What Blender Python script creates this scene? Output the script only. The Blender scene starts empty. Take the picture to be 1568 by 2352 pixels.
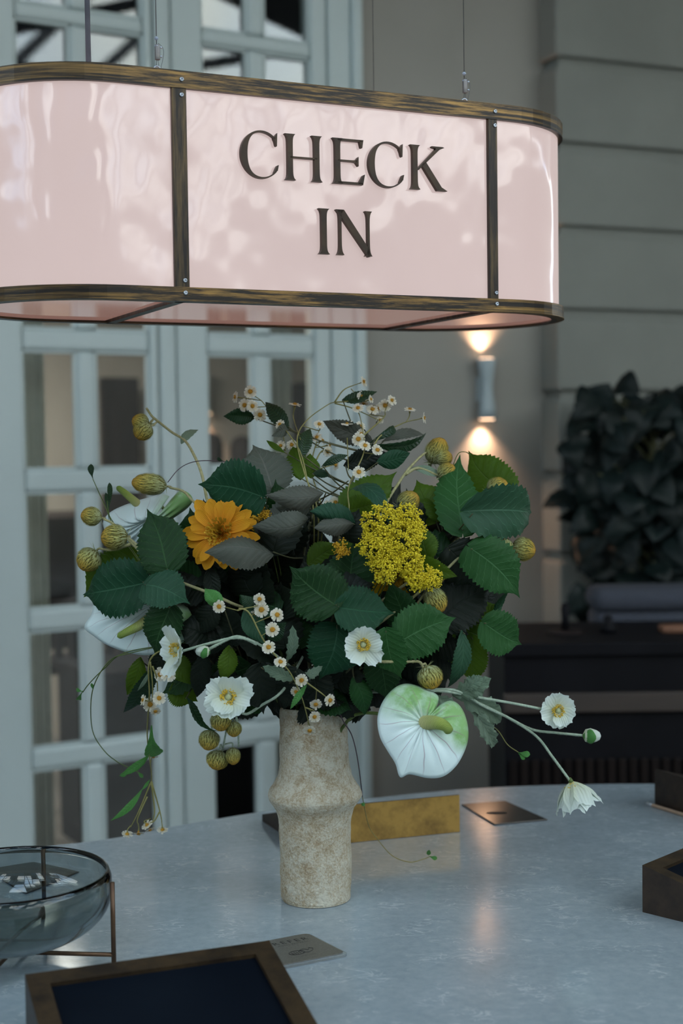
import bpy, math, random
from mathutils import Vector as V, Matrix, noise
random.seed(7)
SC = bpy.context.scene
COL = SC.collection
rad = math.radians
pi = math.pi

# ------------------------------------------------------------------ camera
F, CX, CY, ZC, ZT = 3267.0, 784.0, 1176.0, 1.68, 0.92
_p, _r = rad(2.56), rad(0.8)
f_ = V((0, math.cos(_p), -math.sin(_p)))
R0, U0 = V((1, 0, 0)), V((0, math.sin(_p), math.cos(_p)))
RT = R0*math.cos(_r) - U0*math.sin(_r)
UP = U0*math.cos(_r) + R0*math.sin(_r)
CAM = V((0, 0, ZC))
cd = bpy.data.cameras.new('camera')
cam = bpy.data.objects.new('camera', cd)
COL.objects.link(cam)
M = Matrix((RT, UP, -f_)).transposed().to_4x4()
M.translation = CAM
cam.matrix_world = M
cd.sensor_fit = 'VERTICAL'; cd.sensor_height = 36; cd.lens = F/2352*36
cd.clip_start = 0.05; cd.clip_end = 200
cd.dof.use_dof = True; cd.dof.focus_distance = 2.3; cd.dof.aperture_fstop = 2.8
SC.camera = cam

# ------------------------------------------------------------------ world, lights, exposure
SC.view_settings.view_transform = 'Standard'
SC.view_settings.look = 'None'
SC.view_settings.gamma = 1
SC.view_settings.use_curve_mapping = False
SC.view_settings.exposure = 0.0
W = bpy.data.worlds.new('sky'); SC.world = W; W.use_nodes = True
wn = W.node_tree; wn.nodes.clear()
def wN(t): return wn.nodes.new(t)
tc = wN('ShaderNodeTexCoord'); nz = wN('ShaderNodeTexNoise'); cr = wN('ShaderNodeValToRGB'); bg = wN('ShaderNodeBackground'); wo = wN('ShaderNodeOutputWorld')
nz.inputs['Scale'].default_value = 3.0; nz.inputs['Detail'].default_value = 3
cr.color_ramp.elements[0].position = .38; cr.color_ramp.elements[0].color = (.45, .68, .95, 1)
cr.color_ramp.elements[1].position = .55; cr.color_ramp.elements[1].color = (.95, 1.0, .95, 1)
wn.links.new(tc.outputs['Generated'], nz.inputs['Vector']); wn.links.new(nz.outputs['Fac'], cr.inputs['Fac'])
wn.links.new(cr.outputs['Color'], bg.inputs['Color']); wn.links.new(bg.outputs[0], wo.inputs[0])
bg.inputs['Strength'].default_value = 6.2

def area(name, loc, rot, size, power, color, sy=None):
    l = bpy.data.lights.new(name, 'AREA'); l.energy = power; l.color = color; l.size = size
    if sy: l.shape = 'RECTANGLE'; l.size_y = sy
    o = bpy.data.objects.new(name, l); o.location = loc; o.rotation_euler = rot; COL.objects.link(o); return o

# ------------------------------------------------------------------ unprojection helpers (points in the room)
def ray(x, y): return f_ + RT*((x-CX)/F) - UP*((y-CY)/F)
def at(x, y, Y):
    d = ray(x, y); return CAM + d*(Y/d.y)
def tab(x, y, z=ZT):
    d = ray(x, y); return CAM + d*((z-ZC)/d.z)
def pxm(n, Y): return n*Y/F

# ------------------------------------------------------------------ materials
MATS = {}
class NT:
    def __init__(s, name):
        s.m = bpy.data.materials.new(name); s.m.use_nodes = True; s.t = s.m.node_tree
        s.b = s.t.nodes['Principled BSDF']; s.out = s.t.nodes['Material Output']
    def n(s, t, **k):
        q = s.t.nodes.new(t)
        for a, v in k.items():
            if a.startswith('i_'): q.inputs[a[2:].replace('_', ' ')].default_value = v
            else: setattr(q, a, v)
        return q
    def l(s, a, b): s.t.links.new(a, b)
    def math(s, op, a, b=None, c=None):
        q = s.n('ShaderNodeMath', operation=op)
        for i, x in enumerate((a, b, c)):
            if x is None: continue
            if isinstance(x, (int, float)): q.inputs[i].default_value = x
            else: s.l(x, q.inputs[i])
        return q.outputs[0]
    def ramp(s, fac, stops):
        q = s.n('ShaderNodeValToRGB'); e = q.color_ramp.elements
        while len(e) < len(stops): e.new(.5)
        for i, (p, c) in enumerate(stops):
            e[i].position = p; e[i].color = (*c, 1) if len(c) == 3 else c
        s.l(fac, q.inputs[0]); return q.outputs[0]
    def noise(s, scale, detail=4, vec=None, stretch=None, rough=.5):
        q = s.n('ShaderNodeTexNoise'); q.inputs['Scale'].default_value = scale; q.inputs['Detail'].default_value = detail
        q.inputs['Roughness'].default_value = rough
        if vec is None: vec = s.n('ShaderNodeTexCoord').outputs['Object']
        if stretch:
            mp = s.n('ShaderNodeMapping'); mp.inputs['Scale'].default_value = stretch; s.l(vec, mp.inputs[0]); vec = mp.outputs[0]
        s.l(vec, q.inputs['Vector']); return q.outputs['Fac']
    def bump(s, h, strength=.3, dist=.002):
        q = s.n('ShaderNodeBump'); q.inputs['Strength'].default_value = strength; q.inputs['Distance'].default_value = dist
        s.l(h, q.inputs['Height']); s.l(q.outputs[0], s.b.inputs['Normal']); return q
    def mix(s, fac, a, b):
        q = s.n('ShaderNodeMix', data_type='RGBA')
        if isinstance(fac, (int, float)): q.inputs[0].default_value = fac
        else: s.l(fac, q.inputs[0])
        for i, x in ((6, a), (7, b)):
            if isinstance(x, tuple): q.inputs[i].default_value = (*x, 1) if len(x) == 3 else x
            else: s.l(x, q.inputs[i])
        return q.outputs[2]
    def set(s, **k):
        for a, v in k.items():
            i = s.b.inputs[a.replace('_', ' ')]
            if hasattr(v, 'is_output'): s.l(v, i)
            elif isinstance(v, tuple): i.default_value = (*v, 1) if len(v) == 3 else v
            else: i.default_value = v
        return s

def simple(name, c1, c2=None, scale=20, rough=.5, metal=0, bump=0, bdist=.002, stretch=None, detail=4, **k):
    t = NT(name); t.set(Roughness=rough, Metallic=metal, **k)
    nf = t.noise(scale, detail, stretch=stretch)
    t.set(Base_Color=t.ramp(nf, [(.35, c1), (.65, c2 or c1)]))
    if bump: t.bump(nf, bump, bdist)
    MATS[name] = t.m; return t.m

paint = simple('white_paint', (.44, .51, .50), (.47, .54, .53), 3, .45)
plaster = simple('greige_plaster', (.275, .262, .232), (.30, .287, .257), 2.5, .85, bump=.05)
stonewall = simple('painted_stone', (.205, .21, .187), (.23, .235, .21), 3, .8, bump=.05)
floor_m = simple('stone_floor', (.16, .15, .14), (.22, .21, .2), 2, .35)
roomwall_m = simple('beige_wall', (.42, .38, .33), (.46, .42, .37), 2, .9)
black_m = simple('black_lacquer', (.004, .004, .0055), (.006, .006, .008), 6, .6, Specular_IOR_Level=.12)
dkwood = simple('dark_wood', (.012, .008, .008), (.022, .015, .014), 12, .6, stretch=(1, 1, .1), Specular_IOR_Level=.15)
brownwood = simple('brown_wood', (.030, .022, .018), (.045, .032, .025), 12, .6, stretch=(.2, 1, 1))
steel = simple('dark_steel', (.01, .012, .015), (.02, .024, .028), 4, .6)
_b = NT('blue_roof_blind'); _b.set(Base_Color=(.16, .28, .38), Roughness=.9)
_t = _b.n('ShaderNodeBsdfTranslucent'); _t.inputs[0].default_value = (.16, .30, .42, 1)
_x = _b.n('ShaderNodeMixShader'); _x.inputs[0].default_value = .5; _b.l(_b.b.outputs[0], _x.inputs[1]); _b.l(_t.outputs[0], _x.inputs[2]); _b.l(_x.outputs[0], _b.out.inputs[0])
blind_m = _b.m
sofa_m = simple('blue_grey_fabric', (.04, .045, .06), (.06, .066, .085), 160, .95, bump=.3)
curtain_m = simple('linen_curtain', (.55, .56, .5), (.62, .62, .56), 30, .9)
terracotta = simple('planter_clay', (.05, .045, .04), (.08, .07, .06), 20, .8)
steelwire = simple('galvanised_steel', (.35, .38, .42), (.5, .53, .57), 60, .35, metal=.9)
wirem = simple('thin_steel_cable', (.10, .11, .12), (.16, .17, .18), 60, .45, metal=.8)
conduit_m = simple('grey_conduit', (.10, .12, .15), (.14, .16, .20), 30, .5)
fluff_m = simple('grey_dust', (.25, .3, .38), (.4, .45, .55), 80, .95)

def bronze(name, dark, gold, stretch, scale=9, lo=.47, hi=.62, rough=.38, uv=False):
    t = NT(name)
    vec = t.n('ShaderNodeUVMap').outputs[0] if uv else None
    a = t.noise(scale, 6, vec, stretch=stretch, rough=.62)
    b = t.noise(scale*3, 5, vec, stretch=stretch, rough=.7)
    s = t.math('MULTIPLY_ADD', b, .35, t.math('MULTIPLY', a, .75))
    t.set(Base_Color=t.ramp(s, [(lo-.12, dark), (lo, tuple(x*.9+.004 for x in dark)), (hi, gold)]),
          Roughness=rough, Metallic=.55)
    t.bump(b, .15, .001); return t.m
rail_m = bronze('brushed_bronze', (.014, .010, .007), (.25, .145, .042), (.30, 2.6, 1), 9, .52, .68, .36, True)
post_m = bronze('brushed_bronze_upright', (.014, .010, .008), (.10, .066, .028), (9, 9, .6), lo=.5, hi=.70)
box_m = bronze('patinated_bronze', (.024, .015, .008), (.07, .045, .022), (1, 1, 1), 14, .42, .62, .5)
dkbox_m = bronze('dark_patinated_bronze', (.022, .015, .012), (.05, .034, .024), (1, 1, 1), 14, .42, .62, .42)
brass_m = bronze('aged_brass', (.21, .12, .028), (.42, .25, .06), (1, 1, 1), 16, .40, .60, .36)
flute_m = simple('fluted_black_wood', (.008, .0055, .005), (.013, .009, .008), 12, .6, stretch=(1, 1, .1), Specular_IOR_Level=.1)
rod_m = simple('bronze_rod', (.085, .045, .025), (.13, .075, .04), 30, .4, metal=.6)
letter_m = simple('bronze_letter', (.020, .011, .006), (.040, .022, .010), 30, .4, metal=.5)
screen_m = simple('dark_screen', (.002, .004, .008), (.004, .007, .012), 5, .6, Specular_IOR_Level=.06)
plate_m = simple('black_mirror_plate', (.012, .010, .009), (.02, .017, .015), 12, .09)
card_m = simple('brushed_card', (.13, .125, .11), (.165, .16, .14), 300, .35, metal=.5)
ink_m = simple('ink', (.006, .006, .007), None, 5, .6)
wood_pencil = simple('pencil_wood', (.28, .19, .13), (.34, .24, .17), 60, .6)
ferrule_m = simple('pencil_ferrule', (.3, .34, .38), (.4, .44, .48), 60, .35, metal=.6)
sconce_m = simple('pale_grey_metal', (.34, .40, .41), (.37, .43, .44), 8, .5)
stem_green = simple('green_stem', (.05, .085, .015), (.09, .13, .025), 60, .6)
twig_m = simple('twig', (.045, .05, .02), (.09, .085, .035), 60, .7)
olive_stem = simple('olive_stem', (.16, .15, .04), (.24, .22, .07), 60, .6)
fuzzy_stem = simple('downy_stem', (.26, .33, .25), (.36, .44, .34), 200, .95)
tan_stem = simple('tan_downy_stem', (.24, .23, .10), (.34, .32, .17), 200, .95)
purple_vine = simple('purple_tendril', (.035, .02, .03), (.06, .03, .045), 60, .5)
acrylic_m = NT('clear_acrylic').set(Base_Color=(.75, .85, .88), Transmission_Weight=.85, Roughness=.08, IOR=1.45).m

def leafmat(name, c, c2, vein, trans=.15, rough=.5, spec=.35, nv=9., sl=2.2):
    t = NT(name)
    uv = t.n('ShaderNodeUVMap'); sp = t.n('ShaderNodeSeparateXYZ'); t.l(uv.outputs[0], sp.inputs[0])
    u = sp.outputs[0]; v = t.math('MULTIPLY_ADD', sp.outputs[1], 2, -1); av = t.math('ABSOLUTE', v)
    q = t.math('FRACT', t.math('SUBTRACT', t.math('MULTIPLY', u, nv), t.math('MULTIPLY', av, sl)))
    side = t.math('SMOOTH_MIN', 1, t.math('MULTIPLY', t.math('ABSOLUTE', t.math('SUBTRACT', q, .5)), 14), .1)
    side = t.math('SUBTRACT', 1, side); side = t.math('MAXIMUM', side, 0)
    mid = t.math('MAXIMUM', t.math('SUBTRACT', 1, t.math('MULTIPLY', av, 22)), 0)
    ns = t.noise(60, 5)
    big = t.noise(12, 2)
    oi = t.n('ShaderNodeObjectInfo')
    base = t.mix(t.math('MULTIPLY_ADD', big, .9, t.math('MULTIPLY_ADD', oi.outputs['Random'], .7, -.4)), c, c2)
    spec = spec*.5
    vm = t.math('MAXIMUM', t.math('MULTIPLY', side, .6), t.math('MULTIPLY', mid, .75))
    col = t.mix(vm, base, vein)
    t.set(Base_Color=col, Roughness=rough, Specular_IOR_Level=spec)
    h = t.math('ADD', t.math('MULTIPLY', t.math('ADD', side, t.math('MULTIPLY', mid, 1.5)), -.7), t.math('MULTIPLY', ns, .5))
    h = t.math('ADD', h, t.math('MULTIPLY', t.math('ABSOLUTE', t.math('SUBTRACT', q, .5)), -1.6))
    t.bump(h, .5, .0013)
    tr = t.n('ShaderNodeBsdfTranslucent'); t.l(t.mix(.5, col, (c2[0]*2.2, c2[1]*2.2, c2[2]*.8)), tr.inputs[0])
    mx = t.n('ShaderNodeMixShader'); mx.inputs[0].default_value = trans
    t.l(t.b.outputs[0], mx.inputs[1]); t.l(tr.outputs[0], mx.inputs[2]); t.l(mx.outputs[0], t.out.inputs[0])
    return t.m
LM = dict(
    deep=leafmat('deep_green_leaf', (0.0079, 0.0329, 0.0087), (0.0149, 0.0512, 0.0134), (0.0418, 0.1085, 0.0372)),
    blue=leafmat('blue_green_leaf', (0.0135, 0.0533, 0.0287), (0.0240, 0.0718, 0.0358), (0.0614, 0.1472, 0.0868)),
    teal=leafmat('teal_leaf', (0.0062, 0.0395, 0.0174), (0.0116, 0.0573, 0.0248), (0.0351, 0.1137, 0.0585)),
    green=leafmat('mid_green_leaf', (0.0148, 0.0649, 0.0161), (0.0230, 0.0855, 0.0210), (0.0558, 0.1550, 0.0558)),
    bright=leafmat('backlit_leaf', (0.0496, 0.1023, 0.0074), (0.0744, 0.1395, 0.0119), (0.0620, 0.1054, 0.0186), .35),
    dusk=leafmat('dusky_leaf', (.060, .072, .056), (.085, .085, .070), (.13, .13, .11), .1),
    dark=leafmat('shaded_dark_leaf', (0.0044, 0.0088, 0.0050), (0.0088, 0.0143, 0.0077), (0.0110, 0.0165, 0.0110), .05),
    gloss=leafmat('glossy_green_leaf', (0.0070, 0.0280, 0.0112), (0.0140, 0.0420, 0.0154), (0.0350, 0.0700, 0.0210), .1, .35, .5, 14., 1.),
    lime=leafmat('fresh_green_leaf', (.060, .20, .050), (.080, .25, .060), (.16, .34, .12), .2, .45, .4, 12., 1.),
    sage=leafmat('downy_sage_leaf', (.11, .165, .115), (.19, .25, .185), (.22, .28, .2), .1, .95, .1),
    plant=leafmat('large_plant_leaf', (0.0031, 0.0069, 0.0061), (0.0111, 0.0205, 0.0196), (0.0135, 0.0225, 0.0180), .05, .45, .4, 7., 1.6),
)
def petalmat(name, c, c2, rough=.6, nv=26, trans=.25):
    t = NT(name)
    uv = t.n('ShaderNodeUVMap'); sp = t.n('ShaderNodeSeparateXYZ'); t.l(uv.outputs[0], sp.inputs[0])
    w = t.math('SINE', t.math('MULTIPLY', sp.outputs[1], nv*2))
    ns = t.noise(120, 3)
    col = t.mix(t.math('POWER', sp.outputs[0], .7), c2, c)
    t.set(Base_Color=col, Roughness=rough, Specular_IOR_Level=.2)
    t.bump(t.math('ADD', t.math('MULTIPLY', w, .4), ns), .5, .0008)
    tr = t.n('ShaderNodeBsdfTranslucent'); t.l(col, tr.inputs[0])
    mx = t.n('ShaderNodeMixShader'); mx.inputs[0].default_value = trans
    t.l(t.b.outputs[0], mx.inputs[1]); t.l(tr.outputs[0], mx.inputs[2]); t.l(mx.outputs[0], t.out.inputs[0])
    return t.m
white_petal = petalmat('white_petal', (.66, .74, .70), (.52, .55, .33))
daisy_petal = petalmat('daisy_petal', (.80, .80, .74), (.66, .56, .32))
gold_petal = petalmat('gold_petal', (.62, .30, .012), (.62, .16, .006))
yellow_petal = petalmat('yellow_petal', (.78, .52, .02), (.70, .30, .006))
daisy_centre_m = simple('daisy_centre', (.36, .17, .008), (.52, .27, .02), 900, .8, bump=.4)
stamen_m = simple('yellow_stamen', (.55, .36, .02), (.72, .50, .05), 500, .7)
pistil_m = simple('green_pistil', (.28, .32, .16), (.38, .42, .24), 500, .7)
floret_m = simple('yellow_floret', (.52, .41, .010), (.74, .60, .02), 260, .7)
orange_floret_m = simple('golden_floret', (.42, .22, .008), (.58, .34, .012), 260, .7)
def budmat():
    t = NT('fuzzy_bud')
    uv = t.n('ShaderNodeUVMap'); sp = t.n('ShaderNodeSeparateXYZ'); t.l(uv.outputs[0], sp.inputs[0])
    ns = t.noise(300, 3)
    s = t.math('ADD', sp.outputs[0], t.math('MULTIPLY_ADD', ns, .3, -.15))
    t.set(Base_Color=t.ramp(s, [(.0, (.42, .47, .28)), (.4, (.42, .42, .15)), (.75, (.44, .32, .06)), (1., (.42, .22, .04))]), Roughness=.95, Specular_IOR_Level=.05)
    return t.m
bud_m = budmat()
bud_core_m = simple('bud_core', (.10, .105, .035), (.18, .15, .04), 400, .95, Specular_IOR_Level=.05)
def spathemat(name):
    t = NT(name)
    uv = t.n('ShaderNodeUVMap'); sp = t.n('ShaderNodeSeparateXYZ'); t.l(uv.outputs[0], sp.inputs[0])
    at_ = t.n('ShaderNodeVertexColor', layer_name='tint'); s2 = t.n('ShaderNodeSeparateColor'); t.l(at_.outputs[0], s2.inputs[0])
    ns = t.noise(22, 5, rough=.7)
    wob = t.math('MULTIPLY_ADD', t.noise(14, 2), .05, sp.outputs[0])
    q = t.math('FRACT', t.math('MULTIPLY', wob, 17))
    ln = t.math('MAXIMUM', t.math('SUBTRACT', 1, t.math('MULTIPLY', t.math('ABSOLUTE', t.math('SUBTRACT', q, .5)), 26)), 0)
    r = sp.outputs[1]
    ln = t.math('MULTIPLY', ln, t.math('MULTIPLY', t.math('SUBTRACT', 1, t.math('POWER', r, 4)), .95))
    gr = t.math('MULTIPLY', s2.outputs[0], t.math('MULTIPLY_ADD', ns, 2.2, -.15))
    c = t.mix(gr, (.62, .74, .73), (.20, .38, .13))
    c = t.mix(ln, c, (.26, .15, .19))
    cm = t.mix(t.math('MAXIMUM', t.math('SUBTRACT', .8, t.math('MULTIPLY', r, 6)), 0), c, (.40, .38, .25))
    t.set(Base_Color=cm, Roughness=.4, Specular_IOR_Level=.4)
    t.bump(t.math('ADD', t.math('MULTIPLY', t.math('ABSOLUTE', t.math('SUBTRACT', q, .5)), .8), ns), .35, .0015)
    return t.m
spathe_m = spathemat('white_spathe')
def spadixmat():
    t = NT('spadix_green')
    uv = t.n('ShaderNodeUVMap'); sp = t.n('ShaderNodeSeparateXYZ'); t.l(uv.outputs[0], sp.inputs[0])
    a = t.math('SINE', t.math('MULTIPLY_ADD', sp.outputs[0], 150, t.math('MULTIPLY', sp.outputs[1], 75)))
    t.set(Base_Color=t.ramp(sp.outputs[0], [(0, (.42, .40, .18)), (.5, (.26, .33, .06)), (1, (.12, .20, .02))]), Roughness=.6)
    t.bump(a, .5, .001); return t.m
spadix_m = spadixmat()

def tablemat():
    t = NT('pale_quartz')
    co = t.n('ShaderNodeTexCoord').outputs['Object']
    n1 = t.noise(9, 5, co); n2 = t.noise(60, 6, co, rough=.7)
    wv = t.n('ShaderNodeTexNoise'); wv.inputs['Scale'].default_value = 30; wv.inputs['Detail'].default_value = 5
    mp = t.n('ShaderNodeMapping'); mp.inputs['Scale'].default_value = (.75, 1.5, 1); mp.inputs['Rotation'].default_value = (0, 0, .25); t.l(co, mp.inputs[0])
    t.l(mp.outputs[0], wv.inputs['Vector']); wv.inputs['Distortion'].default_value = 1.2
    ridge = t.math('SUBTRACT', 1, t.math('MULTIPLY', t.math('ABSOLUTE', t.math('SUBTRACT', wv.outputs['Fac'], .5)), 30))
    ridge = t.math('MAXIMUM', ridge, 0)
    mask = t.ramp(t.noise(14, 3, co), [(.48, (0, 0, 0)), (.62, (1, 1, 1))])
    rd = t.math('MULTIPLY', ridge, mask)
    base = t.ramp(t.math('MULTIPLY_ADD', n2, .6, t.math('MULTIPLY', n1, .4)), [(.35, (.215, .265, .30)), (.65, (.295, .345, .38))])
    t.set(Base_Color=t.mix(t.math('MULTIPLY', rd, .45), base, (.55, .60, .63)), Roughness=t.math('MULTIPLY_ADD', n2, .05, .09), Specular_IOR_Level=.62)
    return t.m
quartz_m = tablemat()
def vasemat():
    t = NT('rough_cream_ceramic')
    a = t.noise(48, 6, rough=.75); b = t.noise(300, 5, rough=.8); c = t.noise(9, 3)
    vo = t.n('ShaderNodeTexVoronoi'); vo.inputs['Scale'].default_value = 170; t.l(t.n('ShaderNodeTexCoord').outputs['Object'], vo.inputs['Vector'])
    s = t.math('ADD', t.math('MULTIPLY', a, .45), t.math('ADD', t.math('MULTIPLY', b, .45), t.math('MULTIPLY', c, .15)))
    t.set(Base_Color=t.ramp(s, [(.38, (.27, .18, .10)), (.48, (.45, .37, .25)), (.58, (.62, .59, .48))]), Roughness=.95, Specular_IOR_Level=.15)
    t.bump(t.math('ADD', t.math('MULTIPLY', vo.outputs['Distance'], -.6), t.math('MULTIPLY_ADD', b, .8, a)), .9, .003); return t.m
vase_m = vasemat()
def emit_panel(name, col, st, rough=.08, bmp=0, coat=.6):
    t = NT(name)
    co = t.n('ShaderNodeTexCoord').outputs['Object']
    ns = t.noise(3.2, 2, co)
    t.set(Base_Color=(.16, .12, .115), Roughness=rough, Emission_Strength=st, Specular_IOR_Level=coat,
          Emission_Color=t.ramp(ns, [(.3, col), (.7, tuple(min(1, x*1.06) for x in col))]))
    if bmp:
        t.bump(t.noise(5.0, 2, co, stretch=(1.6, 1, 1)), bmp, .02)
    return t.m
panel_m = emit_panel('lit_pink_acrylic', (.60, .475, .455), .85, .09, .45, .5)
under_m = emit_panel('pink_acrylic_underside', (.40, .21, .17), .50, .05, 0, .7)
def panemat(name, tint, g, rough=.02):
    t = NT(name); t.t.nodes.remove(t.b)
    tr = t.n('ShaderNodeBsdfTransparent'); tr.inputs[0].default_value = (*tint, 1)
    gl = t.n('ShaderNodeBsdfGlossy'); gl.inputs['Roughness'].default_value = rough
    lw = t.n('ShaderNodeFresnel'); lw.inputs['IOR'].default_value = 1.5
    fac = t.math('MINIMUM', t.math('MULTIPLY_ADD', lw.outputs[0], 1.4, g), 1)
    mx = t.n('ShaderNodeMixShader'); t.l(fac, mx.inputs[0]); t.l(tr.outputs[0], mx.inputs[1]); t.l(gl.outputs[0], mx.inputs[2])
    t.l(mx.outputs[0], t.out.inputs[0]); return t.m
pane_m = panemat('door_glass', (.84, .88, .88), .0)
smoke_m = NT('smoked_glass').set(Base_Color=(.50, .56, .55), Transmission_Weight=1.0, Roughness=.01, IOR=1.45).m
warm_m = NT('warm_lamp').set(Base_Color=(1, .8, .6), Emission_Color=(1, .62, .38), Emission_Strength=7.0).m

# ------------------------------------------------------------------ object helpers
def link(o, parent=None):
    COL.objects.link(o)
    if parent is not None: o.parent = parent
    return o
def tag(o, label=None, cat=None, group=None, kind=None):
    if label: o['label'] = label
    if cat: o['category'] = cat
    if group: o['group'] = group
    if kind: o['kind'] = kind
    return o
def empty(name, loc=(0, 0, 0), label=None, cat=None, group=None, rz=0, kind=None, parent=None):
    o = bpy.data.objects.new(name, None); o.location = loc; o.rotation_euler = (0, 0, rz); o.empty_display_size = .02
    link(o, parent); return tag(o, label, cat, group, kind)

class MB:
    """collects geometry in world (or local) coordinates and builds one mesh"""
    def __init__(s): s.v = []; s.f = []; s.uv = []; s.col = []
    def add(s, vs, fs, uvs=None):
        n = len(s.v); s.v += [tuple(v) for v in vs]; s.f += [tuple(i+n for i in f) for f in fs]
        s.uv += list(uvs) if uvs else [(0., 0.)]*len(vs)
    def box(s, a, b, X=None):
        x0, y0, z0 = a; x1, y1, z1 = b
        vs = [V(p) for p in ((x0, y0, z0), (x1, y0, z0), (x1, y1, z0), (x0, y1, z0), (x0, y0, z1), (x1, y0, z1), (x1, y1, z1), (x0, y1, z1))]
        if X: vs = [X(v) for v in vs]
        s.add(vs, [(0, 3, 2, 1), (4, 5, 6, 7), (0, 1, 5, 4), (1, 2, 6, 5), (2, 3, 7, 6), (3, 0, 4, 7)])
    def tube(s, pts, r, seg=6, res=6, cap=True, spikes=0, slen=.002):
        P = spline(pts, res) if len(pts) > 2 else [V(p) for p in pts]
        n = len(P); R = r if callable(r) else (lambda t: r)
        prev = None; rings = []; uvs = []; frames = []
        for i, p in enumerate(P):
            t = (P[min(i+1, n-1)]-P[max(i-1, 0)]).normalized()
            if prev is None:
                a = V((0, 0, 1)) if abs(t.z) < .9 else V((1, 0, 0)); x = a.cross(t).normalized()
            else: x = (prev-t*prev.dot(t)).normalized()
            prev = x; y = t.cross(x); k = i/max(1, n-1); rr = R(k); frames.append((p, x, y, t, rr))
            for j in range(seg):
                th = 2*pi*j/seg; rings.append(p+(x*math.cos(th)+y*math.sin(th))*rr); uvs.append((k, j/seg))
        fs = [(i*seg+j, i*seg+(j+1) % seg, (i+1)*seg+(j+1) % seg, (i+1)*seg+j) for i in range(n-1) for j in range(seg)]
        if cap: fs += [tuple(range(seg-1, -1, -1)), tuple(range((n-1)*seg, n*seg))]
        s.add(rings, fs, uvs)
        if spikes:
            for _ in range(spikes):
                i = random.randrange(n-1); p, x, y, t, rr = frames[i]; q = p.lerp(P[i+1], random.random())
                th = random.random()*2*pi; d = x*math.cos(th)+y*math.sin(th); w = t*.0003
                a = q+d*rr*.8; s.add([a-w, a+w, a+d*slen*random.uniform(.5, 1)+t*random.uniform(-.001, .001)], [(0, 1, 2)], [(i/n, 0)]*3)
    def lathe(s, prof, O=V((0, 0, 0)), seg=32, ax=None, x=None):
        z = ax or V((0, 0, 1)); x = x or (V((1, 0, 0)) if abs(z.x) < .9 else V((0, 1, 0))); x = (x-z*x.dot(z)).normalized(); y = z.cross(x)
        vs = []; uvs = []; n = len(prof)
        for i, (r, h) in enumerate(prof):
            for j in range(seg):
                th = 2*pi*j/seg; vs.append(O+z*h+(x*math.cos(th)+y*math.sin(th))*max(r, 1e-5)); uvs.append((i/(n-1), j/seg))
        fs = [(i*seg+j, i*seg+(j+1) % seg, (i+1)*seg+(j+1) % seg, (i+1)*seg+j) for i in range(n-1) for j in range(seg)]
        fs += [tuple(range(seg-1, -1, -1)), tuple(range((n-1)*seg, n*seg))]
        s.add(vs, fs, uvs)
    def prism(s, poly, z0, z1, X=None):
        n = len(poly); vs = [V((x, y, z0)) for x, y in poly]+[V((x, y, z1)) for x, y in poly]
        if X: vs = [X(v) for v in vs]
        s.add(vs, [tuple(range(n-1, -1, -1)), tuple(range(n, 2*n))]+[(i, (i+1) % n, (i+1) % n+n, i+n) for i in range(n)])
    def build(s, name, m, parent=None, smooth=True, origin=None, bevel=0, solid=0):
        me = bpy.data.meshes.new(name)
        O = V(origin) if origin is not None else V((0, 0, 0))
        vs = [tuple(V(v)-O) for v in s.v]
        me.from_pydata(vs, [], s.f); me.update()
        ul = me.uv_layers.new(name='UVMap')
        for li, lp in enumerate(me.loops): ul.data[li].uv = s.uv[lp.vertex_index]
        if s.col:
            ca = me.color_attributes.new('tint', 'FLOAT_COLOR', 'POINT')
            for i, c in enumerate(s.col): ca.data[i].color = c
        me.materials.append(m)
        if smooth: me.polygons.foreach_set('use_smooth', [True]*len(me.polygons))
        o = bpy.data.objects.new(name, me); o.location = O; link(o, None)
        if parent is not None:
            o.parent = parent
            o.matrix_parent_inverse = wm(parent).inverted()
        if bevel:
            b = o.modifiers.new('bevel', 'BEVEL'); b.width = bevel; b.segments = 2; b.limit_method = 'ANGLE'
        if solid:
            b = o.modifiers.new('thickness', 'SOLIDIFY'); b.thickness = solid
        return o
def wm(o):
    m = Matrix.LocRotScale(o.location, o.rotation_euler, o.scale)
    return (wm(o.parent) @ o.matrix_parent_inverse @ m) if o.parent else m
def spline(pts, res=6):
    P = [V(p) for p in pts]; P = [P[0]*2-P[1]]+P+[P[-1]*2-P[-2]]; out = []
    for i in range(1, len(P)-2):
        a, b, c, d = P[i-1:i+3]
        for k in range(res):
            t = k/res
            out.append(.5*((2*b)+(c-a)*t+(2*a-5*b+4*c-d)*t*t+(3*b-a-3*c+d)*t**3))
    out.append(P[-2]); return out
def frame(O, ang):
    """local frame: x along a wall, y away from the camera, z up"""
    c, s = math.cos(ang), math.sin(ang)
    return lambda v: V((O[0]+v[0]*c-v[1]*s, O[1]+v[0]*s+v[1]*c, (O[2] if len(O) > 2 else 0)+v[2]))

# ================================================================== STRUCTURE
DW = frame((0, 5.44, 0), rad(30))
def onwall(x, y, n=0., P=(0, 5.44), ang=30):
    """pixel -> (u, z) on the vertical plane n metres beyond the wall"""
    c, s = math.cos(rad(ang)), math.sin(rad(ang)); px, py = P[0]-s*n, P[1]+c*n
    d = ray(x, y); t = (px*s-py*c)/(d.x*s-d.y*c); q = CAM+d*t
    return ((q.x-px)*c+(q.y-py)*s, q.z)

b = MB(); b.box((-14, -12, -.1), (16, 14, 0)); tag(b.build('floor', floor_m, smooth=False), kind='structure')
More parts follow.
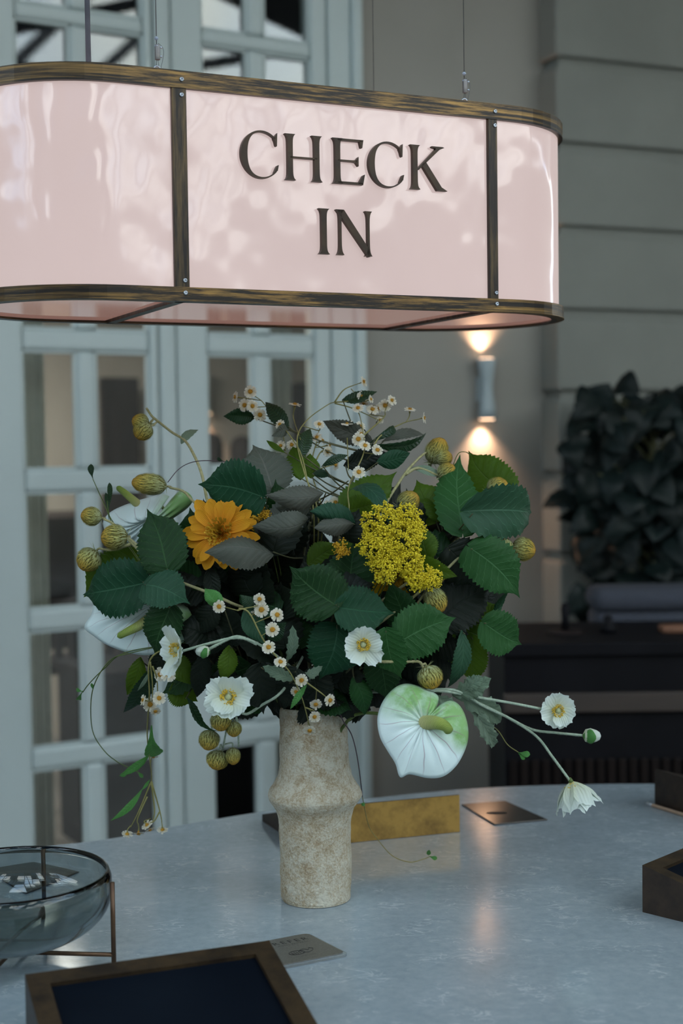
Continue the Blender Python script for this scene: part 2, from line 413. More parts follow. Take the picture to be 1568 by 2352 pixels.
# door wall above and left of the doors
H = 4.9
b = MB(); b.box((-9, 0, 0), (-1.62, .2, H), DW); tag(b.build('wall_left', plaster, smooth=False), kind='structure')
b = MB(); b.box((-1.62, .02, 3.74), (.125, .2, H), DW); tag(b.build('wall_above_doors', plaster, smooth=False), kind='structure')
W1 = DW((.128, .035, 0))
PW = frame((W1.x, W1.y, 0), rad(26))
b = MB(); b.box((0, 0, 0), (4.0, .2, H), PW); wb = tag(b.build('wall_back', plaster, smooth=False), kind='structure')
# pilaster of channelled stone courses
PC = frame((.885, 5.773, 0), rad(23))
b = MB(); b.box((.03, .03, 0), (6, .35, H), PC); pil = tag(b.build('wall_right', stonewall, smooth=False), kind='structure')
zs = [0, .895, 1.225, 1.555, 1.885, 2.215, 2.55, 2.885, 3.225, 3.56, 3.9, 4.24, 4.58, 4.9]
for i in range(len(zs)-1):
    b = MB(); b.box((0, 0, zs[i]+.018), (6, .30, zs[i+1]-.018), PC)
    b.build('stone_course', stonewall, pil, smooth=False, bevel=.012)

# french doors: glazed leaves in one white frame
COLS = [(-1.239, -1.047), (-.979, -.779), (-.556, -.372), (-.303, -.111)]
ROWS = [(.192, .593), (.667, 1.071), (1.145, 1.545), (1.622, 2.027), (2.10, 2.50)]
TROWS = [(2.73, 3.135), (3.19, 3.60)]
def dbox(name, a, c, parent, m=None, bev=.008):
    q = MB(); q.box(a, c, DW); return q.build(name, m or paint, parent, smooth=False, bevel=bev)
def leafdoor(name, u0, u1, cols, rows, z0, z1, handle=None):
    r = empty(name, DW(((u0+u1)/2, 0, z0)), kind='structure')
    y0, y1 = -.015, .035
    dbox('stile', (u0, y0, z0), (cols[0][0], y1, z1), r); dbox('stile', (cols[-1][1], y0, z0), (u1, y1, z1), r)
    edges = [z0]+[z for a in rows for z in a]+[z1]
    for i in range(0, len(edges), 2):
        dbox('rail', (cols[0][0], y0+.004, edges[i]), (cols[-1][1], y1, edges[i+1]), r, bev=.014)
    for (a, c) in rows:
        dbox('muntin', (cols[0][1], y0+.002, a), (cols[1][0], y1, c), r, bev=.014)
        for (p, q) in cols:
            # slim inner bead round each pane
            g = MB()
            for A, B in (((p, .0, a), (p+.008, .02, c)), ((q-.008, .0, a), (q, .02, c)), ((p, .0, a), (q, .02, a+.008)), ((p, .0, c-.008), (q, .02, c))): g.box(A, B, DW)
            g.build('glazing_bead', paint, r, smooth=False)
            g = MB(); g.box((p-.003, .016, a-.003), (q+.003, .020, c+.003), DW); g.build('pane', pane_m, r, smooth=False)
    return r
d1 = leafdoor('door_1', -1.45, -.748, COLS[:2], ROWS, .01, 2.60)
d2 = leafdoor('door_2', -.676, -.045, COLS[2:], ROWS, .01, 2.60)
w1 = leafdoor('window_1', -1.45, -.748, COLS[:2], TROWS, 2.68, 3.66)
w2 = leafdoor('window_2', -.676, -.045, COLS[2:], TROWS, 2.68, 3.66)
tr = empty('trim_1', DW((-.7, 0, 0)), kind='structure')
dbox('door_jamb', (-1.62, -.03, 0), (-1.455, .2, 3.74), tr); dbox('door_jamb', (-.742, -.022, 0), (-.682, .12, 3.74), tr)
dbox('door_jamb', (-.040, -.022, 0), (.055, .2, 3.74), tr); dbox('door_casing', (.055, -.045, 0), (.100, .2, 3.78), tr, bev=.012)
dbox('lintel', (-1.45, -.018, 2.605), (-.045, .12, 2.675), tr); dbox('lintel', (-1.62, -.03, 3.665), (.105, .2, 3.78), tr)

# room beyond the doors
RB = tag(empty('wall_inner_room', DW((0, 3, 0)), kind='structure'))
def rbox(name, a, c, m, par=None):
    q = MB(); q.box(a, c, DW); return q.build(name, m, par, smooth=False)
rbox('back_panel', (-5, 3.4, 0), (3, 3.5, 2.66), roomwall_m, RB)
rbox('side_panel', (-5, .3, 0), (-4.9, 3.4, 2.66), roomwall_m, RB)
rbox('side_panel', (2.9, .3, 0), (3, 3.4, 2.66), roomwall_m, RB)
tag(rbox('ceiling_inner_room', (-5, .2, 2.66), (3, 3.5, 2.72), roomwall_m), kind='structure')
rbox('dark_void_sheet', (-5, 1.2, 2.72), (3, 1.3, 3.9), black_m, RB)  # black sheet added as a dark void so the transom panes show reflections
ld = area('inner_room_light', DW((-1.6, 1.9, 2.62)), (0, 0, 0), 2.2, 125, (1, .92, .82), 1.2)
ld.rotation_euler = (0, 0, rad(30))

# things in the inner room, seen softly through the panes
def inner(x0, y0, x1, y1, n):
    u0, z0 = onwall(x0, y1, n); u1, z1 = onwall(x1, y0, n); return u0, z0, u1, z1
def curtain(x0, x1, n, label, seed):
    u0, _, u1, _ = inner(x0, 800, x1, 900, n); N = 40; vs = []; fs = []
    for i in range(N+1):
        u = u0+(u1-u0)*i/N; d = .035*math.sin(i*1.15+seed)+.012*math.sin(i*2.9)
        for z in (.03, 1.2, 2.6): vs.append(DW((u, n+d, z)))
    for i in range(N):
        for k in range(2): a = i*3+k; fs.append((a, a+3, a+4, a+1))
    q = MB(); q.add(vs, fs); o = q.build('curtain', curtain_m, solid=.004)
    tag(o, label, 'curtain', 'curtains in the room behind the doors'); return o
curtain(30, 98, .35, 'pale folded curtain behind the leftmost column of door panes', 1)
curtain(600, 660, .5, 'pale folded curtain behind the rightmost column of door panes', 2)
def inner_door(x0, x1, y0, n, label):
    u0, z0, u1, z1 = inner(x0, y0, x1, 1300, n); r = empty('panelled_door', DW(((u0+u1)/2, n, 0)), label, 'door')
    rbox('leaf', (u0, n, 0), (u1, n+.05, z1), dkwood, r)
    for a, c in ((.12, .45), (.5, .92)):
        rbox('door_panel', (u0+.07, n-.015, z1*a), (u1-.07, n, z1*c), dkwood, r)
    q = MB(); q.tube([DW((u0+.04, n-.05, 1.0)), DW((u0+.14, n-.05, 1.0))], .01); q.build('handle', brass_m, r)
inner_door(243, 318, 868, 3.2, 'dark brown panelled door inside, seen through the second column of panes')
inner_door(683, 760, 880, 3.2, 'dark brown panelled door inside, seen through the rightmost panes')
def armchair(x0, x1, ytop, n, label, grp=None):
    u0, _, u1, zt = inner(x0, ytop, x1, 1300, n); r = empty('armchair', DW(((u0+u1)/2, n, 0)), label, 'armchair', grp)
    w = u1-u0; m = dkwood
    q = MB(); q.box((u0, n, .16), (u1, n+.7, .46), DW); q.build('seat', m, r, bevel=.05)
    q = MB(); q.box((u0+.02, n, .4), (u1-.02, n+.16, zt), DW); q.build('backrest', m, r, bevel=.07)
    for s in (u0-.02, u1-.1):
        q = MB(); q.box((s, n, .16), (s+.12, n+.68, .66), DW); q.build('armrest', m, r, bevel=.05)
        for y in (.05, .6):
            q = MB(); q.tube([DW((s+.06, n+y, 0)), DW((s+.06, n+y, .17))], .02, 8); q.build('leg', black_m, r)
armchair(470, 530, 992, 2.0, 'dark armchair inside, behind the third column of panes', None)
armchair(545, 600, 1000, 2.3, 'dark armchair inside, just right of the other dark armchair')
lu, lz = onwall(466, 950, 3.38)
r = empty('wall_lamp', DW((lu, 3.34, lz)), 'small dim wall lamp inside, glimpsed at the edge of the third column of panes', 'lamp')
q = MB(); q.lathe([(.04, lz), (.028, lz+.12), (.04, lz+.24)], DW((lu, 3.34, 0)), 20); q.build('shade', curtain_m, r)
q = MB(); q.lathe([(.032, lz-.004), (.032, lz-.001)], DW((lu, 3.34, 0)), 20); q.build('lamp_lens', warm_m, r)
l = bpy.data.lights.new('inner_wall_lamp_spot', 'SPOT'); l.energy = 10; l.color = (1, .55, .32); l.spot_size = rad(100); l.spot_blend = 1; l.shadow_soft_size = .012
o = bpy.data.objects.new('inner_wall_lamp_spot', l); link(o); o.location = DW((lu, 3.355, lz-.01)); o.parent = r; o.matrix_parent_inverse = wm(r).inverted()
# long dark sideboard just inside the doors
u0, z0, u1, z1 = inner(228, 1492, 800, 1900, .55)
r = empty('sideboard', DW(((u0+u1)/2, .75, 0)), 'black sideboard standing just inside, behind the lower door panes', 'sideboard')
rbox('body', (u0, .55, .08), (1.2, 1.0, z1-.03), black_m, r); rbox('top', (u0-.02, .53, z1-.03), (1.22, 1.02, z1), black_m, r)
for i in range(5): rbox('door', (u0+.02+i*.38, .53, .12), (u0+.38+i*.38, .55, z1-.06), black_m, r)
for i in range(4): rbox('leg', (u0+.05+i*.55, .6, 0), (u0+.09+i*.55, .64, .08), black_m, r)
# high table and stools behind the leftmost panes
u0, z0, u1, z1 = inner(62, 1182, 300, 1300, 1.6)
r = empty('bar_table', DW(((u0+u1)/2, 1.8, 0)), 'dark high table inside, behind the left column of panes', 'table')
rbox('tabletop', (u0-.1, 1.6, z1-.05), (u1, 2.3, z1), dkwood, r); rbox('apron', (u0, 1.75, .75), (u1-.05, 2.2, z1-.05), dkwood, r)
for a in (u0, u1-.1):
    for y in (1.65, 2.2): rbox('leg', (a, y, 0), (a+.06, y+.06, z1-.05), dkwood, r)
for k in range(4):
    us = u0+.02+k*.30
    r = empty('bar_stool', DW((us, 1.35, 0)), ['leftmost', 'second from the left', 'third from the left', 'rightmost'][k]+' of the dark bar stools at the high table inside', 'stool', 'bar stools at the high table')
    rbox('seat', (us-.12, 1.2, .72), (us+.12, 1.5, .77), dkwood, r)
    for s in (-.11, .08):
        for y in (1.2, 1.47): rbox('leg', (us+s, y, 0), (us+s+.03, y+.03, .72), dkwood, r)
    for s in (-.1, -.03, .04): rbox('back_slat', (us+s, 1.2, .77), (us+s+.035, 1.22, .98), dkwood, r)
    rbox('back_rail', (us-.12, 1.19, .98), (us+.12, 1.225, 1.04), dkwood, r)

# atrium shell behind and beside the camera, glazed roof (open to the sky between steel rafters)
b = MB(); b.box((-12, -10.2, 0), (14, -10, 4.7)); tag(b.build('wall_rear', plaster, smooth=False), kind='structure')
b = MB(); b.box((-12.2, -10, 0), (-12, 9, 4.7)); tag(b.build('wall_far_left', plaster, smooth=False), kind='structure')
b = MB(); b.box((12, -10, 0), (12.2, 12, 4.7)); tag(b.build('wall_far_right', plaster, smooth=False), kind='structure')
b = MB(); b.box((-12.2, 2.6, 4.9), (12.2, 12, 5.1))
tag(b.build('ceiling', plaster, smooth=False), kind='structure')
RZ0, RZ1, RYm = 4.75, 8.4, -3.6
def roofpt(x, y):
    z = RZ0+(RZ1-RZ0)*(1-abs(y-RYm)/6.6); return V((x, y, z))
roof = empty('ceiling_glazed_roof', (0, RYm, RZ0), kind='structure')
XR = [-12+1.5*i for i in range(17)]
for x in XR:
    b = MB()
    for y0, y1 in ((3.0, RYm), (-10.1, RYm)):
        A, B = roofpt(x, y0), roofpt(x, y1); w = V((.06, 0, 0)); h = V((0, 0, .14))
        b.add([A-w, A+w, A+w-h, A-w-h, B-w, B+w, B+w-h, B-w-h], [(0, 1, 2, 3), (4, 7, 6, 5), (0, 4, 5, 1), (1, 5, 6, 2), (2, 6, 7, 3), (3, 7, 4, 0)])
    b.box((x-.03, -10, RZ0-.10), (x+.03, 3.0, RZ0-.03))
    b.build('rafter', steel, roof, smooth=False)
for y in [RYm-6.5, RYm-4.4, RYm-2.2, RYm, RYm+2.2, RYm+4.4, RYm+6.5]:
    b = MB(); z = roofpt(0, y).z; b.box((-12.2, y-.05, z-.2), (12.2, y+.05, z)); b.build('purlin', steel, roof, smooth=False)
rnd = random.Random(3)
ys = [RYm-6.5, RYm-4.4, RYm-2.2, RYm, RYm+2.2, RYm+4.4, RYm+6.5]
for i in range(len(XR)-1):
    for j in range(len(ys)-1):
        k = rnd.random()*(1 if XR[i] < 2 else .55)
        if k < .42: continue
        m = blind_m if k < .80 else steel
        a, c = roofpt(XR[i]+.05, ys[j]+.03), roofpt(XR[i+1]-.05, ys[j+1]-.03)
        p, q = roofpt(XR[i+1]-.05, ys[j]+.03), roofpt(XR[i]+.05, ys[j+1]-.03); t_ = V((0, 0, .04))
        b = MB(); b.add([a, p, c, q, a+t_, p+t_, c+t_, q+t_], [(0, 3, 2, 1), (4, 5, 6, 7), (0, 1, 5, 4), (1, 2, 6, 5), (2, 3, 7, 6), (3, 0, 4, 7)])
        b.build('roof_panel', m, roof, smooth=False)

# ================================================================== WALL LAMP
sx, sz = onwall(1103, 893, 0, (W1.x, W1.y), 26)
r = empty('wall_lamp', PW((sx, 0, 1.91)), 'pale hourglass-shaped wall lamp glowing warm above and below on the grey wall', 'lamp')
prof = [(.037, 1.79), (.032, 1.84), (.0250, 1.89), (.0235, 1.915), (.0250, 1.94), (.032, 1.985), (.038, 2.03)]
q = MB(); O = PW((sx, -.048, 0)); q.lathe(prof, O, 32)
sh = q.build('shade', sconce_m, r)
q = MB(); q.box((sx-.02, -.02, 1.86), (sx+.02, .0, 1.96), PW); q.build('wall_bracket', sconce_m, r, smooth=False)
for z in (1.7885, 2.0315):
    q = MB(); q.lathe([(.029, z-.0008), (.029, z+.0008)], O, 24); q.build('lamp_lens', warm_m, r)
for z, rx in ((2.04, pi), (1.78, 0)):
    l = bpy.data.lights.new('wall_lamp_spot', 'SPOT'); l.energy = 12; l.color = (1, .58, .36); l.spot_size = rad(108); l.spot_blend = 1; l.shadow_soft_size = .012
    o = bpy.data.objects.new('wall_lamp_spot', l); link(o, None); o.location = PW((sx, -.036, z)); o.rotation_euler = (rx, 0, 0)
    o.parent = r; o.matrix_parent_inverse = wm(r).inverted()

# ================================================================== COUNTER, SEAT, PLANT at the right
CD = 4.4
zt = at(1300, 1476, CD).z; xl = at(1158, 1600, CD).x
r = empty('bar_counter', (xl+1.2, CD+.2, 0), 'black counter with brown rail and fluted base at the right behind the table', 'counter')
def wbox(name, a, c, m, par, bev=0):
    q = MB(); q.box(a, c); return q.build(name, m, par, smooth=False, bevel=bev)
zr1, zr0 = at(1300, 1590, CD).z, at(1300, 1634, CD).z; zf = at(1300, 1742, CD).z
wbox('body', (xl, CD, .05), (xl+3, CD+.5, zt-.04), black_m, r); wbox('top', (xl-.01, CD-.02, zt-.04), (xl+3, CD+.52, zt), black_m, r, .004)
wbox('rail', (xl-.004, CD-.025, zr0), (xl+3, CD, zr1), brownwood, r, .004); wbox('plinth', (xl+.02, CD+.03, 0), (xl+3, CD+.45, .06), black_m, r)
for i in range(60):
    x = xl+.012+i*.034
    if x > xl+2: break
    q = MB(); q.box((x, CD-.014, .06), (x+.025, CD, zf)); q.build('flute', black_m if 0 else flute_m, r, smooth=False, bevel=.006)
# banquette seat
bx = at(1369, 1400, 4.98).x; bz = at(1400, 1352, 4.98).z
r = empty('bench_seat', (bx+.8, 5.08, 0), 'blue-grey upholstered bench seat with rolled top behind the counter', 'bench')
wbox('base', (bx, 4.98, 0), (bx+1.6, 5.18, .4), black_m, r); q = MB(); q.box((bx, 4.97, .4), (bx+1.6, 5.18, bz-.075)); q.build('backrest', sofa_m, r, bevel=.03)
q = MB(); q.box((bx-.01, 4.95, bz-.085), (bx+1.6, 5.19, bz)); q.build('top_roll', sofa_m, r, bevel=.035)
# little things on the counter
c0 = at(1298, 1467, 4.62)
r = empty('candlestick', (c0.x, 4.62, zt), 'slim black candlestick on a flat base at the left end of the counter', 'candlestick')
q = MB(); q.lathe([(.062, zt), (.06, zt+.008), (.012, zt+.012)], V((c0.x, 4.62, 0)), 24); q.build('base', dkwood, r)
q = MB(); q.lathe([(.014, zt+.01), (.012, zt+.05), (.016, zt+.085), (.012, zt+.09), (.011, zt+.10)], V((c0.x, 4.62, 0)), 16); q.build('stick', black_m, r)
c1 = at(1396, 1467, 4.62)
q = MB(); q.lathe([(.026, zt), (.028, zt+.02), (.012, zt+.035), (.016, zt+.05), (.006, zt+.058)], V((c1.x, 4.62, 0)), 20)
tag(q.build('salt_cellar', black_m), 'small black knobbed pot on the counter before the bench', 'pot')
c2 = at(1548, 1467, 4.62)
q = MB(); q.box((c2.x-.045, 4.58, zt), (c2.x+.06, 4.66, zt+.022)); tag(q.build('leather_box', simple('tan_leather', (.16, .07, .035), (.2, .09, .05), 60, .6), bevel=.006), 'small tan leather box on the counter at the right edge', 'box')

# ================================================================== TABLE
pts = [(-1.15, 2.36), (-.659, 2.679), (-.478, 2.76), (-.348, 2.853), (-.155, 2.972), (.035, 3.054), (.259, 3.132), (.493, 3.160), (.755, 3.152), (1.05, 3.09), (1.4, 2.9), (1.65, 2.6), (1.72, 2.2), (1.6, 1.8), (1.25, 1.5), (.7, 1.38), (.1, 1.36), (-.5, 1.36), (-1.0, 1.45), (-1.35, 1.7), (-1.42, 2.05)]
P = [V((x, y, 0)) for x, y in pts]; n = len(P); out = []
for i in range(n):
    a, b_, c, d = P[i-1], P[i], P[(i+1) % n], P[(i+2) % n]
    for k in range(6):
        t = k/6; out.append(.5*((2*b_)+(c-a)*t+(2*a-5*b_+4*c-d)*t*t+(3*b_-a-3*c+d)*t**3))
tb = empty('check_in_table', (.2, 2.3, 0), 'large oval check-in table with pale speckled quartz top', 'table')
q = MB(); q.prism([(p.x, p.y) for p in reversed(out)], ZT-.03, ZT); q.build('tabletop', quartz_m, tb, smooth=False, bevel=.003)
cen = V((.15, 2.25, 0)); q = MB(); q.prism([tuple((cen+(p-cen)*.992)[:2]) for p in reversed(out)], ZT-.045, ZT-.031); q.build('edge_band', box_m, tb, smooth=False)
q = MB(); q.prism([tuple((cen+(p-cen)*.72)[:2]) for p in reversed(out)], 0, ZT-.046); q.build('base', black_m, tb, smooth=False)

# ================================================================== HANGING SIGN
SL = at(412, 690, 2.2); SA = rad(25.2)
S = frame((SL.x, SL.y, 0), SA)
ZB, ZTOP = 1.911, 2.259
E0, E1, RR = -.088, .592, .20
def stadium(off=0, n=24, z=0.):
    """outline in local (u, v): v=0 is the front face, v=2R the back"""
    r = RR+off; out = []
    for i in range(n+1):
        a = -pi/2+pi*i/n; out.append((E1+r*math.cos(a), RR+r*math.sin(a)))
    for i in range(n+1):
        a = pi/2+pi*i/n; out.append((E0+r*math.cos(a), RR+r*math.sin(a)))
    return out
sign = empty('check_in_sign', S((.28, RR, ZB)), 'glowing pink CHECK IN sign in a bronze frame hanging on cables', 'sign')
def ring(name, o0, o1, z0, z1, m, bev=.001):
    A, B = stadium(o0), stadium(o1); n = len(A); q = MB(); vs = []
    for (x, y) in A: vs += [S((x, y, z0)), S((x, y, z1))]
    for (x, y) in B: vs += [S((x, y, z0)), S((x, y, z1))]
    fs = []
    for i in range(n):
        j = (i+1) % n
        fs += [(2*i, 2*i+1, 2*j+1, 2*j), (2*n+2*i, 2*n+2*j, 2*n+2*j+1, 2*n+2*i+1), (2*i+1, 2*n+2*i+1, 2*n+2*j+1, 2*j+1), (2*i, 2*j, 2*n+2*j, 2*n+2*i)]
    uv = []
    for P_, o_ in ((A, 0), (B, .3)):
        L_ = 0
        for i, p in enumerate(P_):
            if i: L_ += math.hypot(p[0]-P_[i-1][0], p[1]-P_[i-1][1])
            uv += [(L_+o_, z0*3), (L_+o_, z0*3+(z1-z0))]
    q.add(vs, fs, [(u, v*6) for u, v in uv]); return q.build(name, m, sign, smooth=False, origin=S((.28, RR, z0)))
ring('top_rail', .006, -.004, ZTOP-.026, ZTOP, rail_m); ring('top_flange', .004, -.022, ZTOP-.002, ZTOP+.001, rail_m)
ring('bottom_rail', .006, -.004, ZB, ZB+.020, rail_m); ring('bottom_flange', .007, -.016, ZB-.002, ZB+.0005, rail_m)
def arcpanel(name, pl, m):
    q = MB(); vs = []; n = len(pl)
    for x, y in pl: vs += [S((x, y, ZB+.015)), S((x, y, ZTOP-.02))]
    q.add(vs, [(2*i, 2*i+2, 2*i+3, 2*i+1) for i in range(n-1)]); return q.build(name, m, sign, smooth=True)
def endarc(side, r=RR-.003, n=28):
    if side > 0: return [(.56, RR-r)]+[(E1+r*math.cos(-pi/2+pi*i/n), RR+r*math.sin(-pi/2+pi*i/n)) for i in range(n+1)]+[(.56, RR+r)]
    return [(.005, RR+r)]+[(E0+r*math.cos(pi/2+pi*i/n), RR+r*math.sin(pi/2+pi*i/n)) for i in range(n+1)]+[(.005, RR-r)]
arcpanel('front_panel', [(.005+.555*i/12, .003) for i in range(13)], panel_m)
arcpanel('back_panel', [(.56-.555*i/12, 2*RR-.003) for i in range(13)], panel_m)
arcpanel('end_panel', endarc(1), panel_m); arcpanel('end_panel', endarc(-1), panel_m)
screw_me = None
def screw(u, z, v=-.0045):
    q = MB(); O = S((u, v, z)); ax = (S((0, -1, 0))-S((0, 0, 0))).normalized()
    q.lathe([(.0034, 0), (.0036, .0012), (.0028, .0022), (.0014, .0022), (.0013, .001)], O, 12, ax); q.build('screw', steelwire, sign)
for u, w in ((.004, .0235), (.561, .0175)):
    for v0, v1, nm in ((-.0045, .004, 'upright'), (2*RR-.004, 2*RR+.0045, 'upright')):
        q = MB(); q.box((u-w/2, v0, ZB+.004), (u+w/2, v1, ZTOP-.024), S); q.build(nm, post_m, sign, smooth=False, bevel=.0008)
    screw(u+.004, ZTOP-.036); screw(u+.004, ZB+.030)
    screw(u+.004, ZTOP-.013, -.006); screw(u+.004, ZB+.011, -.006)
    q = MB(); q.box((u-.008, .004, ZB-.002), (u+.008, 2*RR-.004, ZB+.004), S); q.build('cross_bar', post_m, sign, smooth=False)
# underside panels
def under(poly): q = MB(); q.add([S((x, y, ZB+.003)) for x, y in poly], [tuple(range(len(poly)-1, -1, -1))]); return q.build('underside_panel', under_m, sign, smooth=False)
under([(.012, .006), (.553, .006), (.553, 2*RR-.006), (.012, 2*RR-.006)])
under([(E1-.024, .006)]+[(E1+(RR-.006)*math.cos(-pi/2+pi*i/24), RR+(RR-.006)*math.sin(-pi/2+pi*i/24)) for i in range(25)]+[(E1-.024, 2*RR-.006)])
under([(-.006, 2*RR-.006)]+[(E0+(RR-.006)*math.cos(pi/2+pi*i/24), RR+(RR-.006)*math.sin(pi/2+pi*i/24)) for i in range(25)]+[(-.006, .006)])

# letters, cut by hand: flared roman capitals
def flare(w, t, e=.075, k=1.15): # half width along a stem, t in 0..1
    d = min(t, 1-t); return w/2*(1+k*math.exp(-d/e*1.6))
def stem(x, y0, y1, w, slant=0., k=1.15, e=.075):
    L = []; Rr = []; N = 22
    for i in range(N+1):
        t = i/N; t = t*t*(3-2*t); y = y0+(y1-y0)*t; h = flare(w, t, e/max(.3, abs(y1-y0)), k); c = x+slant*t
        L.append((c-h, y)); Rr.append((c+h, y))
    return L+Rr[::-1]
def hbar(x0, x1, y, w, k=0., both=True):
    T = []; Bt = []; N = 14
    for i in range(N+1):
        t = i/N; x = x0+(x1-x0)*t; d = (1-t); h = w/2*(1+k*math.exp(-d*(x1-x0)/.045)); T.append((x, y+h)); Bt.append((x, y-h))
    return Bt+T[::-1]
def arcC(w):
    O_, I_ = [], []; N = 46; rx = w*.56
    for i in range(N+1):
        a = rad(46+(318-46)*i/N); c, s_ = math.cos(a), math.sin(a)
        th = .028+.115*max(0, -c)**1.4
        O_.append((rx+rx*c*(1.0), .5+.515*s_)); I_.append((rx+.01+(rx-th)*c, .5+(.515-.032-.01*max(0, -c))*s_))
    poly = O_+I_[::-1]; top = (w*.93, .5+.515*math.sin(rad(46)))
    e0 = O_[0]; ext = [[(e0[0]-.05, e0[1]-.0), (w*1.0, .99), (w*.985, .70), (w*.955, .72), (e0[0]-.02, e0[1]-.06)]]
    e1 = O_[-1]; ext.append([(e1[0]-.07, e1[1]-.03), (e1[0]+.02, e1[1]+.02), (w*1.03, .30), (w*.99, .29), (e1[0]-.02, e1[1]+.08)])
    return [poly]+ext
def LETTER(ch, w):
    if ch == 'C': return arcC(w)
    if ch == 'I': return [stem(w/2, 0, 1, .125)]
    if ch == 'H': return [stem(.15, 0, 1, .12), stem(w-.15, 0, 1, .12), hbar(.15, w-.15, .5, .034)]
    if ch == 'E': return [stem(.15, 0, 1, .12), hbar(.15, w-.03, .975, .045), [(w-.10, .985), (w, 1.0), (w-.03, .82), (w-.06, .83)], hbar(.15, w-.16, .515, .034, 1.2),
                          [(w-.2, .53), (w-.125, .62), (w-.125, .41), (w-.2, .50)], hbar(.15, w-.03, .028, .05), [(w-.14, .02), (w-.02, .0), (w+.03, .24), (w-.01, .22)]]
    if ch == 'K': return [stem(.15, 0, 1, .12), [(.20, .46), (.24, .44), (w-.10, .93), (w+.03, .985), (w-.02, 1.0), (w-.30, 1.0), (w-.28, .975), (w-.19, .95)],
                          [(.32, .56), (.42, .64), (w-.05, .08), (w+.10, .0), (w-.16, .0)]]
    if ch == 'N': return [stem(.11, 0, 1, .05, 0, 2.6, .10), stem(w-.09, .0, 1, .05, 0, 2.6, .10)[:], [(.0, 1.), (.20, 1.), (w-.07, .14), (w-.07, -.02), (w-.10, -.02), (.06, .93)]]
letters = [('C', .103, .165, 2.106), ('H', .176, .244, 2.106), ('E', .259, .316, 2.106), ('C', .325, .388, 2.106), ('K', .400, .464, 2.106), ('I', .235, .253, 1.992), ('N', .265, .330, 1.992)]
LH = .0725
for ch, a, c, z0 in letters:
    q = MB(); w = (c-a)/LH
    for poly in LETTER(ch, w):
        X = lambda v, a=a, z0=z0: S((a+v[0]*LH, .002-v[2], z0+v[1]*LH))
        q.prism(poly, 0, .008, X)
    q.build('letter_'+ch.lower(), letter_m, sign, smooth=False)
# suspension
def suspend(x, ytop, yb, v, kind):
    u, z = onwall(x, yb, v, (SL.x, SL.y), 25.2); base = S((u, v, ZTOP))
    top = V((base.x, base.y, 4.9))
    if kind == 'conduit':
        q = MB(); q.tube([base-V((0, 0, .02)), top], .0042, 10); q.build('power_conduit', conduit_m, sign); return
    q = MB(); q.tube([base+V((0, 0, .05 if kind == 'clamp' else 0)), top], .0007, 5); q.build('cable', wirem, sign)
    if kind == 'wire': return
    ax = (S((1, 0, 0))-S((0, 0, 0))); O = base+V((0, 0, .010))
    q = MB(); q.tube([O+ax*(.0062*math.cos(t))+V((0, 0, .0085*math.sin(t))) for t in [2*pi*i/14 for i in range(15)]], .0016, 8, 2, cap=False)
    q.build('eye_bolt', steelwire, sign)
    zc = ZTOP+.028
    q = MB(); q.box((u-.0025, v-.003, zc), (u+.005, v+.003, zc+.024), S); q.build('cable_clamp', simple('clamp_metal', (.16, .15, .15), (.22, .21, .2), 90, .45, metal=.6), sign, bevel=.001)
    for dz in (.005, .019):
        q = MB(); q.lathe([(.0018, 0), (.0018, .002), (.0012, .0026)], S((u+.007, v-.002, zc+dz)), 10, -f_); q.build('clamp_screw', steelwire, sign)
    q = MB(); q.tube([S((u, v, zc)), S((u-.001, v, ZTOP+.018))], .0005, 5); q.tube([S((u+.002, v, zc)), S((u+.003, v, ZTOP+.018))], .0004, 5)
    q.tube([S((u+.003, v, zc+.026)), S((u+.010, v, zc+.020)), S((u+.011, v, zc+.008)), S((u+.006, v, ZTOP+.014))], .0004, 5); q.build('cable_tail', wirem, sign)
    q = MB()
    for dz in (.004, -.008):
        q.lathe([(.001, 0), (.003, .002), (.0034, .004), (.001, .006)], S((u, v, zc+.026+dz)), 8)
    q.build('dust_tuft', fluff_m, sign)
suspend(360, 0, 142, .05, 'clamp'); suspend(1066, 0, 217, .05, 'clamp'); suspend(203, 0, 135, .12, 'conduit'); suspend(858, 0, 195, .34, 'wire')

# ================================================================== VASE
vp = tab(726, 2062)
prof = [(0, .001), (.052, .0), (.0580, .003), (.0592, .010), (.0600, .03), (.0605, .06), (.0605, .09), (.0605, .12), (.0618, .138), (.0665, .154), (.0735, .165), (.0782, .174), (.0788, .180), (.0765, .187), (.0695, .197), (.0635, .209), (.0598, .226),
        (.0583, .25), (.0576, .28), (.0573, .31), (.0575, .324), (.0560, .328), (.0535, .325), (.052, .30), (.052, .10), (.045, .02), (0, .02)]
pf = spline([V((r_, 0, h_)) for r_, h_ in prof], 5)
q = MB(); seg = 120; vs = []; uv = []
for i, p in enumerate(pf):
    for j in range(seg):
        th = 2*pi*j/seg; d = V((math.cos(th), math.sin(th), 0)); w = V((d.x*.06, d.y*.06, p.z))
        o_ = .0016*noise.noise(w*22)+.0011*noise.noise(w*60)+.0008*noise.noise(w*160)
        k = 1 if p.x > .03 and .002 < p.z else 0
        vs.append(d*max(1e-4, p.x+o_*k)+V((0, 0, p.z+(.0025*noise.noise(w*18) if p.z > .15 and k else 0))))
    uv += [(i/len(pf), j/seg) for j in range(seg)]
q.add([v+V((vp.x, vp.y, ZT)) for v in vs], [(i*seg+j, i*seg+(j+1) % seg, (i+1)*seg+(j+1) % seg, (i+1)*seg+j) for i in range(len(pf)-1) for j in range(seg)], uv)
tag(q.build('ceramic_vase', vase_m, origin=(vp.x, vp.y, ZT)), 'rough cream ceramic vase with a flared ring round its middle', 'vase')
MOUTH = V((vp.x, vp.y, ZT+.315))

